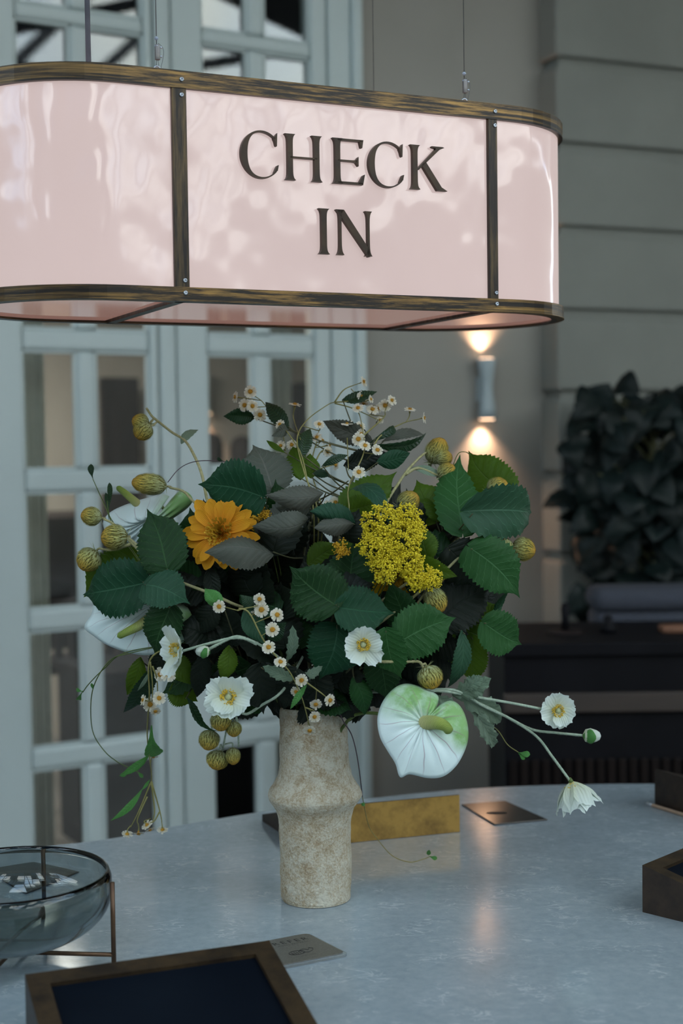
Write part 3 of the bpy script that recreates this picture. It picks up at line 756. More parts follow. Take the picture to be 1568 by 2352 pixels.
# ================================================================== BRONZE TABLET HOLDERS
def quadbox(P4, h4, z0=ZT):
    return [V((p[0], p[1], z0)) for p in P4], [V((p[0], p[1], z0+h)) for p, h in zip(P4, h4)]
def holder(P4, h4, label, mats, inset=.03, screen=True, panels=None, group=None):
    """wedge box: four ground corners and the height over each; framed sloping top with a recessed screen"""
    lo, hi = quadbox(P4, h4); c = sum(lo, V())/4
    r = empty('tablet_holder', c, label, 'tablet holder', group)
    q = MB(); q.add(lo+hi, [(3, 2, 1, 0)]+[(i, (i+1) % 4, (i+1) % 4+4, i+4) for i in range(4)]); q.build('case', mats[0], r, smooth=False)
    a, b_, c_, d = hi
    def tp(s, t): return (a.lerp(b_, s)).lerp(d.lerp(c_, s), t)
    s_ = inset/(b_-a).length; t_ = inset/(d-a).length
    inn = [tp(s_, t_), tp(1-s_, t_), tp(1-s_, 1-t_), tp(s_, 1-t_)]
    nrm = (b_-a).cross(d-a).normalized()
    if nrm.z < 0: nrm = -nrm
    low = [p-nrm*.006 for p in inn]
    q = MB(); q.add(hi+inn+low, [(i, (i+1) % 4, (i+1) % 4+4, i+4) for i in range(4)]+[(i+4, (i+1) % 4+4, (i+1) % 4+8, i+8) for i in range(4)]); q.build('frame', mats[1], r, smooth=False)
    q = MB(); q.add([p for p in low], [(0, 1, 2, 3)]); q.build('screen', screen_m, r, smooth=False)
    return r
def top(x, y, h): return tab(x, y, ZT+h)
# bottom left: outer top corners given in the photograph, raised rear edge
hA = .085; A = top(57, 2238, hA); B = top(618, 2160, hA)
dirn = (V((B.x-A.x, B.y-A.y, 0))).normalized(); back = V((dirn.y, -dirn.x, 0))
hB = .035; dep = .24
Cc = B+back*dep; Dd = A+back*dep
tlh = holder([A, B, Cc, Dd], [hA, hA, hB, hB], 'bronze tablet holder with dark screen in the bottom-left foreground', (dkbox_m, box_m), .028)
# right: side wall towards us
def height_at(G, x, y):
    d = ray(x, y); return CAM.z+d.z*(G.y/d.y)-ZT
G0 = tab(1475, 2095); G1 = tab(1568, 2118); h0_ = height_at(G0, 1466, 1987); h1_ = height_at(G1, 1568, 2030)
u_ = (G1-G0).normalized(); k_ = .27/(G1-G0).length; hB_ = max(.012, h0_+(h1_-h0_)*k_)
n_ = V((-u_.y, u_.x, 0)); n_ = n_ if n_.y > 0 else -n_
n_ = (n_*1.0+u_*.0).normalized()
holder([G0, G0+u_*.27, G0+u_*.27+n_*.22, G0+n_*.22], [h0_, hB_, hB_, h0_], 'bronze tablet holder on the table at the right edge of the photo', (dkbox_m, box_m), .024)
# far brass one: tall back towards us
g0 = tab(1055, 1911); g1 = tab(805, 1936); dl = (g1-g0).normalized(); g2 = g0+dl*(pxm(388, 2.7)); hF = .075
bk = V((-dl.y, dl.x, 0)); bk = bk if bk.y > 0 else -bk
bk = (tab(602, 1886)-g2); bk.z = 0
hb = holder([g2, g0, g0+bk, g2+bk], [hF, hF, .014, .014], 'brass tablet holder seen from its bright tall back behind the vase', (dkbox_m, dkbox_m), .02)
pn = V((dl.y, -dl.x, 0)); pn = pn if pn.y < 0 else -pn; up_ = V((0, 0, 1))
q = MB(); lo_ = [g2+up_*.0008, g0+up_*.0008, g0+up_*(hF-.0008), g2+up_*(hF-.0008)]; q.add(lo_+[p+pn*.0015 for p in lo_], [(3, 2, 1, 0), (4, 5, 6, 7), (0, 1, 5, 4), (1, 2, 6, 5), (2, 3, 7, 6), (3, 0, 4, 7)])
q.build('back_plate', brass_m, hb, smooth=False)
# far right dark one
h0 = tab(1503, 1850); hE = .078; h1 = tab(1568, 1872)
dl = (h1-h0).normalized(); bk = V((-dl.y, dl.x, 0)); bk = bk if bk.y > 0 else -bk
holder([h0, h0+dl*.28, h0+dl*.28+bk*.2, h0+bk*.2], [hE, hE, .02, .02], 'dark bronze tablet holder at the far right behind the pencil', (dkbox_m, dkbox_m), .02)
# pencil
a = tab(1486, 1846, ZT+.004); b_ = tab(1568, 1871, ZT+.004); d = (b_-a).normalized()
r = empty('pencil', a, 'natural wood pencil lying against the far right tablet holder', 'pencil')
q = MB(); q.tube([a+d*.014, a+d*.165], .0038, 6); q.build('shaft', wood_pencil, r, smooth=False)
q = MB(); q.tube([a, a+d*.015], .0039, 12); q.build('ferrule', ferrule_m, r)
q = MB(); q.tube([a+d*.165, a+d*.18], lambda t: .0037*(1-t)+.0004, 6); q.build('tip', wood_pencil, r)

# flat dark plates
def plate(P4, name, label, m, thick=.003, rnd=.0):
    q = MB(); pl = [(p.x, p.y) for p in P4]
    area_ = sum(pl[i][0]*pl[(i+1) % 4][1]-pl[(i+1) % 4][0]*pl[i][1] for i in range(4))
    if area_ < 0: pl = pl[::-1]
    q.prism(pl, ZT+.0003, ZT+thick); o = q.build(name, m, smooth=False, bevel=.0008); tag(o, label, 'plate'); return o
p1 = plate([tab(1060, 1850), tab(1160, 1842), tab(1257, 1885), tab(1135, 1896)], 'black_plate', 'flat dark reflective plate on the table right of the brass holder', plate_m)
q = MB(); cpt = tab(1140, 1867, ZT+.0034)
q.add([cpt+V((.022*math.cos(t), .009*math.sin(t), 0)) for t in [2*pi*i/20 for i in range(20)]], [tuple(range(20))]); q.build('printed_symbol', ink_m, p1, smooth=False)
p2 = plate([tab(-40, 2010), tab(80, 1984), tab(188, 2016), tab(60, 2060)], 'black_plate', 'flat dark reflective plate lying under the smoked glass bowl', plate_m)
# card on acrylic block
C0 = [tab(560, 2158), tab(712, 2143), tab(792, 2185), tab(600, 2228)]
A = tab(705, 2143, ZT+.006); B = tab(792, 2187, ZT+.006); Cq = tab(652, 2215, ZT+.006)
e1 = (B-A); e2 = (Cq-B); e1.z = e2.z = 0
r = empty('contactless_card', A, 'grey rounded loyalty card plate marked REFER on a clear acrylic block', 'card')
L2 = .15; e2n = e2.normalized(); e1n = e1.normalized(); L1 = e1.length
def cp(s, t): return A+e1n*s+e2n*t     # s across short side (towards us), t along to the left
def rr(s0, s1, t0, t1, rad_):
    o = []
    for (cs, ct, a0) in ((s1-rad_, t1-rad_, 0), (s0+rad_, t1-rad_, 90), (s0+rad_, t0+rad_, 180), (s1-rad_, t0+rad_, 270)):
        for k in range(5):
            a_ = rad(a0+90*k/4); p = cp(cs+rad_*math.cos(a_), ct+rad_*math.sin(a_)); o.append((p.x, p.y))
    return o
def ccw(pl):
    s = sum(pl[i][0]*pl[(i+1) % len(pl)][1]-pl[(i+1) % len(pl)][0]*pl[i][1] for i in range(len(pl))); return pl if s > 0 else pl[::-1]
q = MB(); q.prism(ccw(rr(-.003, L1+.004, -.004, L2, .008)), ZT+.0003, ZT+.0045); q.build('acrylic_block', acrylic_m, r, smooth=False, bevel=.0006)
q = MB(); q.prism(ccw(rr(0, L1, 0, L2-.004, .008)), ZT+.0046, ZT+.0060); q.build('card_plate', card_m, r, smooth=False)
def text(s, size, s0, t_right, par, name, m=ink_m, z=ZT+.00615, sp=1.0):
    cu = bpy.data.curves.new(name, 'FONT'); cu.body = s; cu.size = size; cu.space_character = sp; cu.align_x = 'RIGHT'; cu.resolution_u = 2
    to = bpy.data.objects.new(name+'_src', cu); COL.objects.link(to)
    dg = bpy.context.evaluated_depsgraph_get(); me = bpy.data.meshes.new_from_object(to.evaluated_get(dg)); bpy.data.objects.remove(to)
    vs = [v.co.copy() for v in me.vertices]; fs = [tuple(p.vertices) for p in me.polygons]
    q = MB(); q.add([V((*(cp(s0, t_right)-e2n*v.x-e1n*v.y)[:2], z)) for v in vs], fs); q.build(name, m, par, smooth=False)
text('PREFER', .0168, .0268, .0125, r, 'card_lettering', sp=1.42)
text('HOTEL REWARDS', .0050, .035, .018, r, 'card_small_lettering', sp=1.35)
text('TAP TO CONNECT', .0030, .089, .038, r, 'card_caption')
def line(pl, w=.0005):
    q = MB(); P_ = [V((*cp(s, t)[:2], ZT+.0063)) for s, t in pl]; q.tube(P_, w*.5, 4, 2); return q
q = MB()
for pl in ([(.071+.008*math.sin(a), .060+.0125*math.cos(a)) for a in [2*pi*i/16 for i in range(17)]], [(.066, .052), (.062, .049), (.062, .043), (.068, .039), (.064, .036), (.060, .034), (.066, .030)], [(.074, .052), (.077, .044), (.074, .038), (.072, .034), (.066, .030)], [(.070, .056), (.066, .053), (.070, .050)]):
    q.tube([V((*cp(s, t)[:2], ZT+.0063)) for s, t in pl], .0003, 4, 2)
for k in range(4): q.tube([V((*cp(.071+.005*math.sin(a), .066-.004*k+.002*math.cos(a))[:2], ZT+.0063)) for a in (-1, 0, 1)], .0003, 4, 2)
q.build('hand_symbol', ink_m, r)

# ================================================================== SMOKED BOWL ON STAND
BC = V((-.503, 2.098, ZT)); BR = .151
bowl_top, bowl_bot = ZT+.134, ZT+.024
r = empty('glass_bowl', BC+V((0, 0, .02)), 'large smoked glass bowl with a thick rim, cradled in a bronze rod stand', 'bowl')
def bprof(Rm, zb, zt_, n=18):
    o = []
    for i in range(n+1):
        a = pi/2*i/n; o.append((Rm*math.sin(a)**.85, zb+(zt_-zb)*(1-math.cos(a)**.9 if i < n else 1)))
    return o
pr = bprof(BR, bowl_bot, bowl_top-.03)+[(BR-.0005, bowl_top-.012), (BR-.004, bowl_top-.003), (BR-.0065, bowl_top), (BR-.009, bowl_top-.002)]
inn = [(x-.006 if x > .006 else 0, z+.005) for x, z in bprof(BR, bowl_bot, bowl_top-.03)][::-1]
q = MB(); q.lathe([(max(0, x), z) for x, z in pr]+[(BR-.0075, bowl_top-.012)]+inn, V((BC.x, BC.y, 0)), 72); q.build('bowl', smoke_m, r)
st = empty('bowl_stand', BC, 'bronze rod stand with four upright legs holding the smoked glass bowl', 'stand')
lr = .157
legA = tab(254, 2214); aA = math.atan2(legA.y-BC.y, legA.x-BC.x)
for k in range(4):
    a = aA+k*pi/2; p = BC+V((lr*math.cos(a), lr*math.sin(a), 0))
    q = MB(); q.tube([p, p+V((0, 0, .123))], .0036, 10); q.build('leg', rod_m, st)
    q = MB(); q.tube([p+V((0, 0, .014)), BC+V((0, 0, .014))], .0033, 10); q.build('cross_rod', rod_m, st)

# ================================================================== BOUQUET
def depth(x, y, off=0.):
    k = 1-((x-700)/620)**2-((y-1380)/420)**2
    return 2.42-.20*math.sqrt(max(0, k))+off
def W_(x, y, off=0.): return at(x, y, depth(x, y, off))
LEAFPROF = {
    'round': [(0, .04), (.02, .36), (.06, .66), (.14, .90), (.26, 1.03), (.42, 1.08), (.56, 1.0), (.67, .83), (.75, .60), (.81, .37), (.86, .19), (.92, .08), (.97, .03), (1, 0)],
    'ovate': [(0, .02), (.06, .30), (.18, .68), (.32, .93), (.45, 1.), (.6, .9), (.75, .62), (.88, .3), (.96, .1), (1, 0)],
    'lance': [(0, .02), (.1, .30), (.3, .8), (.5, 1.), (.7, .8), (.9, .3), (1, 0)],
    'spoon': [(0, .05), (.25, .25), (.5, .75), (.7, 1.), (.85, .8), (.95, .4), (1, 0)],
    'lobed': [(0, .06), (.1, .45), (.16, .38), (.28, .85), (.35, .62), (.48, 1.), (.56, .70), (.68, .85), (.76, .5), (.86, .5), (.93, .2), (1, 0)],
    'plant': [(0, .5), (.05, .8), (.15, 1.), (.35, .98), (.6, .72), (.8, .42), (.93, .16), (1, 0)],
}
def prof_at(pr, u):
    for (a, x), (b_, y) in zip(pr, pr[1:]):
        if u <= b_: t = (u-a)/(b_-a); return x+(y-x)*t
    return 0
def leafgeo(q, B, T, w, shape='round', roll=0., fold=.18, curl=.12, twist=0., nu=30, nv=6, ser=.06, view=None, wave=.05, bend=None):
    """a leaf blade from B to T (world), half width w; faces the viewer side turned by roll degrees"""
    B, T = V(B), V(T); L = (T-B).length; a = (T-B)/L
    v = (CAM-(B+T)/2).normalized() if view is None else view
    s = a.cross(v)
    if s.length < 1e-3: s = a.cross(V((0, 0, 1)))
    s.normalize(); n = s.cross(a).normalized()
    pr = LEAFPROF[shape]; vs = []; uv = []; ph = random.random()*6; bend = random.uniform(-.07, .07)*L if bend is None else bend*L
    for i in range(nu+1):
        u = i/nu; h = prof_at(pr, u)*w
        if ser and 0 < i < nu: h *= 1+(ser if i % 2 else -ser)
        th = rad(roll+twist*(u-.5)); c, si = math.cos(th), math.sin(th); s2 = s*c+n*si; n2 = n*c-s*si
        cz = -curl*L*(2*u-1)**2+curl*L*.35+.05*w*math.sin(3.3*u*2+ph)
        side = 0
        for j in range(nv+1):
            t = -1+2*j/nv
            z = fold*w*abs(t)**1.2 - .22*w*t**4 + .10*w*math.sin(ph*3+2.2*t+3*u) + wave*w*math.sin(2*pi*(u*4.5-abs(t)*1.1)+ph)*abs(t)
            hh = h*(1 if (i % 2 or abs(t) < 1) else 1)
            vs.append(B+a*(u*L-.05*L*abs(t)*(1-u)*(1 if shape == 'round' else 0))+s2*(t*hh+bend*(math.sin(pi*u)*1.0-.55*u*u*(u > .75)*0))+n2*(cz+z*min(1, h/w*1.4))); uv.append((u, j/nv))
    W = nv+1; fs = [(i*W+j, i*W+j+1, (i+1)*W+j+1, (i+1)*W+j) for i in range(nu) for j in range(nv)]
    q.add(vs, fs, uv)
def leafobj(par, B, T, w, mat, name='leaf', **k):
    q = MB(); leafgeo(q, B, T, w, **k); o = q.build(name, LM[mat], par, origin=B); return o
def nearest(path, p):
    return min(path, key=lambda z: (z-p).length)

# --- leafy branches -------------------------------------------------------------
BR_ = {}
def branch(key, label, path, off=.12, r=.0022, m=None):
    P_ = [MOUTH+V((random.uniform(-.03, .03), random.uniform(-.03, .03), -.16)), MOUTH+V((random.uniform(-.02, .02), random.uniform(-.02, .02), 0))]+[W_(x, y, off) for x, y in path]
    e = empty('leafy_branch', MOUTH, label, 'foliage', 'leafy branches of the bouquet')
    BR_[key] = dict(e=e, path=spline(P_, 8), q=MB(), m=m or twig_m); BR_[key]['q'].tube(P_, r, 7, 6)
branch('ul', 'leafy branch with the big folded leaf above the orange gerbera', [(680, 1400), (640, 1250), (610, 1140)])
branch('l', 'leafy branch at the left with two big leaves over the left white anthurium', [(600, 1450), (470, 1370), (350, 1330)])
branch('ll', 'leafy branch drooping at the lower left behind the hanging daisies', [(600, 1560), (480, 1560), (360, 1540)])
branch('c', 'leafy branch with three broad leaves at the centre of the bouquet', [(740, 1500), (770, 1400)], .05)
branch('uc', 'dusky grey-green leafy branch right of the orange gerbera, below the upper daisies', [(700, 1400), (700, 1250), (730, 1150)])
branch('ur', 'leafy branch at the upper right reaching towards the wall lamp', [(860, 1400), (980, 1290), (1060, 1210)])
branch('r', 'leafy branch at the right edge with a bent leaf tip below the pale fuzzy bud', [(850, 1450), (980, 1360), (1060, 1285), (1085, 1240)])
branch('lr', 'leafy branch in front, below the yellow umbel and beside the small white anemone', [(820, 1520), (880, 1470)], .04)
branch('fr', 'leafy branch at the lower right above the fuzzy poppy leaves', [(850, 1520), (980, 1430), (1100, 1420)])
branch('b', 'dark leafy branch hanging over the vase rim', [(660, 1570), (620, 1540)], .03)
branch('g', 'slender branch of glossy leaves among the topmost daisies', [(770, 1300), (800, 1130), (840, 1040)], .1)
branch('br', 'bright green backlit leaves behind the yellow umbel', [(850, 1400), (940, 1290), (980, 1200)])
# (branch, base xy, tip xy, width px, material, depth offset base/tip, options)
LV = [
 ('ul', (604, 1143), (452, 1113), 122, 'teal', .0, .0, dict(roll=10, fold=.25)),
 ('ul', (625, 1125), (580, 1018), 112, 'dusk', .07, .05, dict(roll=-15)),
 ('uc', (752, 1132), (617, 1137), 56, 'dusk', .0, -.05, dict(roll=0, shape='ovate', fold=-.5, curl=.2)),
 ('uc', (716, 1200), (585, 1218), 62, 'dusk', -.01, -.04, dict(roll=25, shape='ovate', fold=-.3, curl=.25)),
 ('uc', (632, 1268), (472, 1262), 82, 'dusk', .0, -.05, dict(roll=-30, shape='ovate', fold=-.3, curl=.15)),
 ('uc', (715, 1168), (634, 1168), 60, 'dusk', .03, .02, dict(roll=20, shape='ovate')),
 ('uc', (817, 1205), (712, 1178), 62, 'blue', .0, -.03, dict(roll=30, fold=-.6, shape='ovate')),
 ('uc', (815, 1203), (722, 1212), 48, 'dusk', -.01, -.03, dict(roll=-10, fold=-.4, shape='ovate')),
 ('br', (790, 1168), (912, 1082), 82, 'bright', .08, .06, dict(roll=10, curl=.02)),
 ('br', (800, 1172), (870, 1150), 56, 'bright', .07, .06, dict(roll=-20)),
 ('uc', (797, 1102), (897, 1186), 44, 'blue', .02, -.05, dict(roll=35, curl=.3, shape='lance')),
 ('g', (866, 1062), (944, 1040), 44, 'teal', .05, .05, dict(shape='ovate', ser=.02)),
 ('g', (790, 1070), (892, 1040), 52, 'dark', .08, .08, dict(shape='ovate')),
 ('g', (738, 1070), (800, 1043), 20, 'gloss', .05, .04, dict(shape='lance', curl=.25, ser=.02)),
 ('g', (586, 960), (513, 957), 38, 'gloss', .06, .05, dict(shape='ovate', roll=10)),
 ('g', (662, 982), (608, 920), 38, 'gloss', .06, .05, dict(shape='ovate', roll=-10)),
 ('g', (664, 985), (627, 1002), 30, 'dusk', .06, .03, dict(shape='ovate', roll=20)),
 ('g', (694, 1048), (714, 981), 34, 'gloss', .06, .06, dict(shape='ovate')),
 ('g', (690, 1100), (672, 1022), 50, 'bright', .09, .09, dict(shape='ovate')),
 ('g', (715, 1098), (712, 1040), 44, 'bright', .10, .09, dict(shape='ovate')),
 ('g', (784, 918), (866, 897), 30, 'gloss', .05, .05, dict(shape='ovate', roll=25)),
 ('g', (855, 1018), (738, 968), 54, 'dusk', .09, .07, dict(shape='ovate', roll=20)),
 ('g', (860, 1008), (915, 972), 20, 'gloss', .05, .04, dict(shape='lance', curl=.3, ser=.02)),
 ('g', (862, 1028), (992, 1000), 30, 'gloss', .05, .05, dict(shape='lance', roll=-30, curl=.15)),
 ('g', (880, 1012), (978, 996), 26, 'dusk', .08, .08, dict(shape='lance', roll=20)),
 ('g', (716, 1088), (760, 1092), 20, 'gloss', .07, .07, dict(shape='lance')),
 ('g', (655, 1040), (610, 1010), 14, 'bright', .07, .07, dict(shape='lance')),
 ('ur', (1063, 1222), (1057, 1040), 96, 'green', .02, .02, dict(roll=-10, fold=.12, curl=.03)),
 ('ur', (1170, 1135), (1072, 1033), 96, 'bright', .07, .08, dict(roll=10)),
 ('ur', (1080, 1180), (1238, 1182), 116, 'blue', -.04, .0, dict(roll=-12, fold=.45, curl=.12)),
 ('ur', (1000, 1195), (955, 1100), 84, 'bright', .09, .10, dict(roll=5)),
 ('ur', (1010, 1190), (990, 1120), 70, 'bright', .08, .10, dict(roll=-25)),
 ('r', (1080, 1257), (1198, 1375), 108, 'green', -.01, -.02, dict(roll=12, fold=.1, curl=.1)),
 ('r', (1030, 1260), (1110, 1350), 104, 'dark', .03, .03, dict(roll=-8)),
 ('r', (1010, 1425), (1135, 1345), 112, 'dark', .05, .05, dict(roll=5)),
 ('r', (1040, 1300), (1015, 1215), 90, 'dark', .08, .08, {}),
 ('br', (985, 1292), (962, 1205), 62, 'bright', .0, .0, dict(roll=10, shape='ovate')),
 ('br', (960, 1280), (1048, 1328), 46, 'bright', -.01, -.03, dict(roll=-25, shape='ovate', curl=.15)),
 ('br', (705, 1300), (780, 1250), 60, 'bright', .07, .07, dict(shape='ovate')),
 ('br', (760, 1300), (840, 1235), 70, 'bright', .09, .09, dict(shape='ovate')),
 ('fr', (1085, 1425), (1145, 1385), 58, 'bright', .07, .06, {}),
 ('fr', (1113, 1430), (1203, 1482), 92, 'green', .02, .02, dict(roll=8, fold=.25)),
 ('fr', (1045, 1440), (1130, 1480), 66, 'bright', .08, .08, {}),
 ('fr', (1135, 1420), (1168, 1352), 26, 'blue', .03, .05, dict(shape='lance', roll=50, twist=60)),
 ('fr', (1068, 1452), (1036, 1585), 52, 'blue', .0, -.01, dict(roll=35, shape='ovate', curl=.2)),
 ('fr', (1085, 1465), (1082, 1580), 66, 'bright', .06, .06, dict(roll=-10)),
 ('fr', (1010, 1440), (1085, 1530), 60, 'bright', .09, .09, {}),
 ('c', (775, 1392), (664, 1300), 122, 'deep', -.02, -.02, dict(roll=0, fold=.12, curl=.04)),
 ('c', (773, 1393), (908, 1408), 100, 'teal', -.02, -.02, dict(roll=12, fold=.22)),
 ('c', (795, 1375), (816, 1240), 108, 'deep', .03, .02, dict(roll=-8)),
 ('c', (775, 1440), (733, 1565), 112, 'teal', .02, .01, dict(roll=10, fold=.15)),
 ('lr', (940, 1455), (888, 1330), 78, 'deep', .02, .01, dict(roll=20)),
 ('lr', (914, 1476), (1050, 1418), 112, 'green', -.03, -.02, dict(roll=-5, fold=.15)),
 ('lr', (885, 1447), (922, 1562), 78, 'green', -.04, -.04, dict(roll=-20, fold=.4)),
 ('lr', (870, 1500), (888, 1612), 78, 'deep', .04, .03, {}),
 ('lr', (812, 1555), (840, 1645), 52, 'green', .04, .03, dict(shape='ovate')),
 ('lr', (790, 1520), (800, 1600), 70, 'dark', .06, .06, {}),
 ('l', (385, 1312), (335, 1166), 108, 'deep', -.02, -.02, dict(roll=15, fold=.15)),
 ('l', (333, 1336), (182, 1366), 122, 'teal', -.01, .0, dict(roll=-8, fold=.3)),
 ('l', (330, 1342), (436, 1386), 90, 'blue', -.03, -.04, dict(roll=20, fold=.2)),
 ('l', (388, 1392), (352, 1512), 84, 'deep', -.01, .0, dict(roll=-20, fold=.2)),
 ('l', (300, 1295), (190, 1375), 96, 'bright', .06, .05, {}),
 ('l', (320, 1290), (240, 1265), 60, 'bright', .06, .06, {}),
 ('l', (435, 1330), (440, 1250), 60, 'dark', .06, .06, {}),
 ('ll', (512, 1388), (470, 1352), 36, 'lime', -.02, -.02, dict(shape='ovate', ser=.02)),
 ('ll', (590, 1402), (551, 1366), 28, 'gloss', -.02, -.02, dict(shape='ovate', ser=.02)),
 ('ll', (560, 1400), (606, 1480), 52, 'blue', .0, -.01, dict(shape='ovate', ser=.02)),
 ('ll', (615, 1470), (656, 1430), 40, 'gloss', .02, .01, dict(shape='ovate')),
 ('ll', (525, 1480), (410, 1440), 84, 'dark', .05, .04, dict(shape='ovate')),
 ('ll', (500, 1390), (450, 1460), 60, 'dark', .03, .03, dict(shape='ovate')),
 ('ll', (480, 1300), (500, 1385), 40, 'dark', .03, .03, dict(shape='ovate')),
 ('ll', (530, 1483), (513, 1568), 50, 'bright', .0, -.02, dict(roll=25, shape='ovate', curl=.2)),
 ('ll', (322, 1512), (290, 1600), 44, 'bright', .05, .04, dict(shape='ovate')),
 ('ll', (352, 1535), (283, 1643), 48, 'gloss', .02, .02, dict(roll=25, shape='ovate')),
 ('ll', (340, 1580), (300, 1620), 40, 'bright', .07, .07, dict(shape='ovate')),
 ('ll', (385, 1500), (438, 1572), 56, 'bright', .04, .03, dict(shape='ovate')),
 ('ll', (385, 1490), (345, 1545), 50, 'dark', .04, .04, dict(shape='ovate')),
 ('ll', (470, 1500), (452, 1605), 48, 'dark', .03, .03, dict(shape='ovate')),
 ('ll', (400, 1570), (455, 1612), 70, 'bright', .07, .07, {}),
 ('ll', (425, 1602), (489, 1690), 26, 'gloss', .0, -.03, dict(shape='lance', roll=40, curl=-.25, twist=60)),
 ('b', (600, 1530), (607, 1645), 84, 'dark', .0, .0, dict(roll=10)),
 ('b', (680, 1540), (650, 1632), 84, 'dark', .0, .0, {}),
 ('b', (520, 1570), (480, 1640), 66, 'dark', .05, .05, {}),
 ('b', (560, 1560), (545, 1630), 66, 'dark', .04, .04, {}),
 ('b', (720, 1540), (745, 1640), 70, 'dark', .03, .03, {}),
 ('b', (660, 1520), (672, 1438), 30, 'sage', -.02, -.03, dict(shape='lobed', ser=.05, wave=.15)),
 ('b', (675, 1562), (604, 1530), 34, 'sage', -.02, -.03, dict(shape='lobed', ser=.05, wave=.15)),
 ('b', (690, 1560), (740, 1530), 26, 'sage', .0, -.0, dict(shape='lobed', ser=.05)),
 ('b', (705, 1570), (665, 1630), 16, 'lime', -.03, -.04, dict(shape='lance')),
]
LSC = 1.0
for key, bxy, txy, wpx, mt, ob, ot, op in LV:
    B_ = BR_[key]; b0 = W_(*bxy, ob); t0 = W_(*txy, ot); w = pxm(wpx/2, depth(*bxy, ob))
    k = dict(op); sm = wpx < 40
    k.setdefault('roll', random.uniform(-12, 12)); k.setdefault('curl', .08)
    leafobj(B_['e'], b0, t0, w*1.04, mt, nu=22 if sm else 34, **k)
    path = B_['path']; npt = nearest(path[8:], b0+(b0-t0).normalized()*.02)
    B_['q'].tube([b0+(t0-b0)*.03, b0.lerp(npt, .5)+V((0, 0, -.004)), npt], lambda t: .0010+.0006*t, 5, 4)
# inner filler foliage: dark leaves deep in the bouquet
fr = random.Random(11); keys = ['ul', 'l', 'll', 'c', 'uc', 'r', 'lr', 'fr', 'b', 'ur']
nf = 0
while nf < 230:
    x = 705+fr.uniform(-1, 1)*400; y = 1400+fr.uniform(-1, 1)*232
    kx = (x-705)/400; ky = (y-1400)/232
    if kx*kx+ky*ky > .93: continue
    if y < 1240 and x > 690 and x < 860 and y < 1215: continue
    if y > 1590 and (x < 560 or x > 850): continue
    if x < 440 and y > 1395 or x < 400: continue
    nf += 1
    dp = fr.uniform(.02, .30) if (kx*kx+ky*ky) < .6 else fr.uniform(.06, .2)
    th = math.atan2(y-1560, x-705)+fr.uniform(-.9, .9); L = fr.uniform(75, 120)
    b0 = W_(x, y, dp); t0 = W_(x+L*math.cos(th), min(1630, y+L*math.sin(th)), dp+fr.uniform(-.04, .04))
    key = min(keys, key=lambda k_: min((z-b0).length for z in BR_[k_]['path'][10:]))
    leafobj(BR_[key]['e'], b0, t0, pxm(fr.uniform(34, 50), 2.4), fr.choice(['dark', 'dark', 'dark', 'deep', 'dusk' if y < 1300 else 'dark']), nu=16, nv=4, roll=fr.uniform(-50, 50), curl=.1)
for B_ in BR_.values(): B_['q'].build('stem', B_['m'], B_['e'])

# --- small parts: daisy heads -----------------------------------------------------
def orient(n, up=None):
    z = V(n).normalized(); x = z.cross(V((0, 0, 1)) if abs(z.z) < .95 else V((1, 0, 0))).normalized(); y = z.cross(x)
    return Matrix((x, y, z)).transposed()
def daisy_meshes(seed):
    rn = random.Random(seed); q = MB(); n = 12
    for i in range(n):
        a = 2*pi*i/n+rn.uniform(-.1, .1); w = rn.uniform(.17, .23); L = rn.uniform(.9, 1.05); dz = rn.uniform(-.12, .18)
        vs = []; uv = []
        for k, (r_, hw) in enumerate(((.2, .06), (.5, w*.8), (.8, w), (.95, w*.85), (1.0, w*.45))):
            for s_ in (-1, 0, 1):
                rr_ = r_*L*(1-.05*(s_ == 0)*(k == 4)); tx = rr_*math.cos(a)-s_*hw*math.sin(a); ty = rr_*math.sin(a)+s_*hw*math.cos(a)
                vs.append((tx, ty, dz*r_*r_+.06*(s_ == 0)+.05)); uv.append((k/4, (s_+1)/2+i*.37))
        q.add(vs, [(k*3+j, k*3+j+1, k*3+j+4, k*3+j+3) for k in range(4) for j in range(2)], uv)
    q2 = MB(); q2.lathe([(.14, -.32), (.2, -.05), (.34, .06), (.31, .17), (.18, .24), (.02, .27)], V(), 12)
    for i in range(46):
        a = rn.random()*6.28; rr_ = .34*math.sqrt(rn.random()); h = .10+.18*(1-(rr_/.4)**2); p = V((rr_*math.cos(a), rr_*math.sin(a), h)); t = V((math.cos(a)*.09*rr_/.3, math.sin(a)*.09*rr_/.3, .13)); s_ = V((-math.sin(a), math.cos(a), 0))*.028
        q2.add([p-s_, p+s_, p+t], [(0, 1, 2)])
    return q, q2
DM = []
for sd in range(3):
    a_, c_ = daisy_meshes(sd); oa = a_.build('tmp', daisy_petal); oc = c_.build('tmp', daisy_centre_m)
    DM.append((oa.data, oc.data)); bpy.data.objects.remove(oa); bpy.data.objects.remove(oc)
def daisy(par, p, r_, n, i):
    me, mc = DM[i % 3]; o = bpy.data.objects.new('flower_head', me); link(o); o.parent = par; o.matrix_parent_inverse = wm(par).inverted()
    o.location = p; o.rotation_euler = orient(n).to_euler(); o.scale = (r_, r_, r_)
    c = bpy.data.objects.new('flower_centre', mc); link(c); c.parent = o
    return o
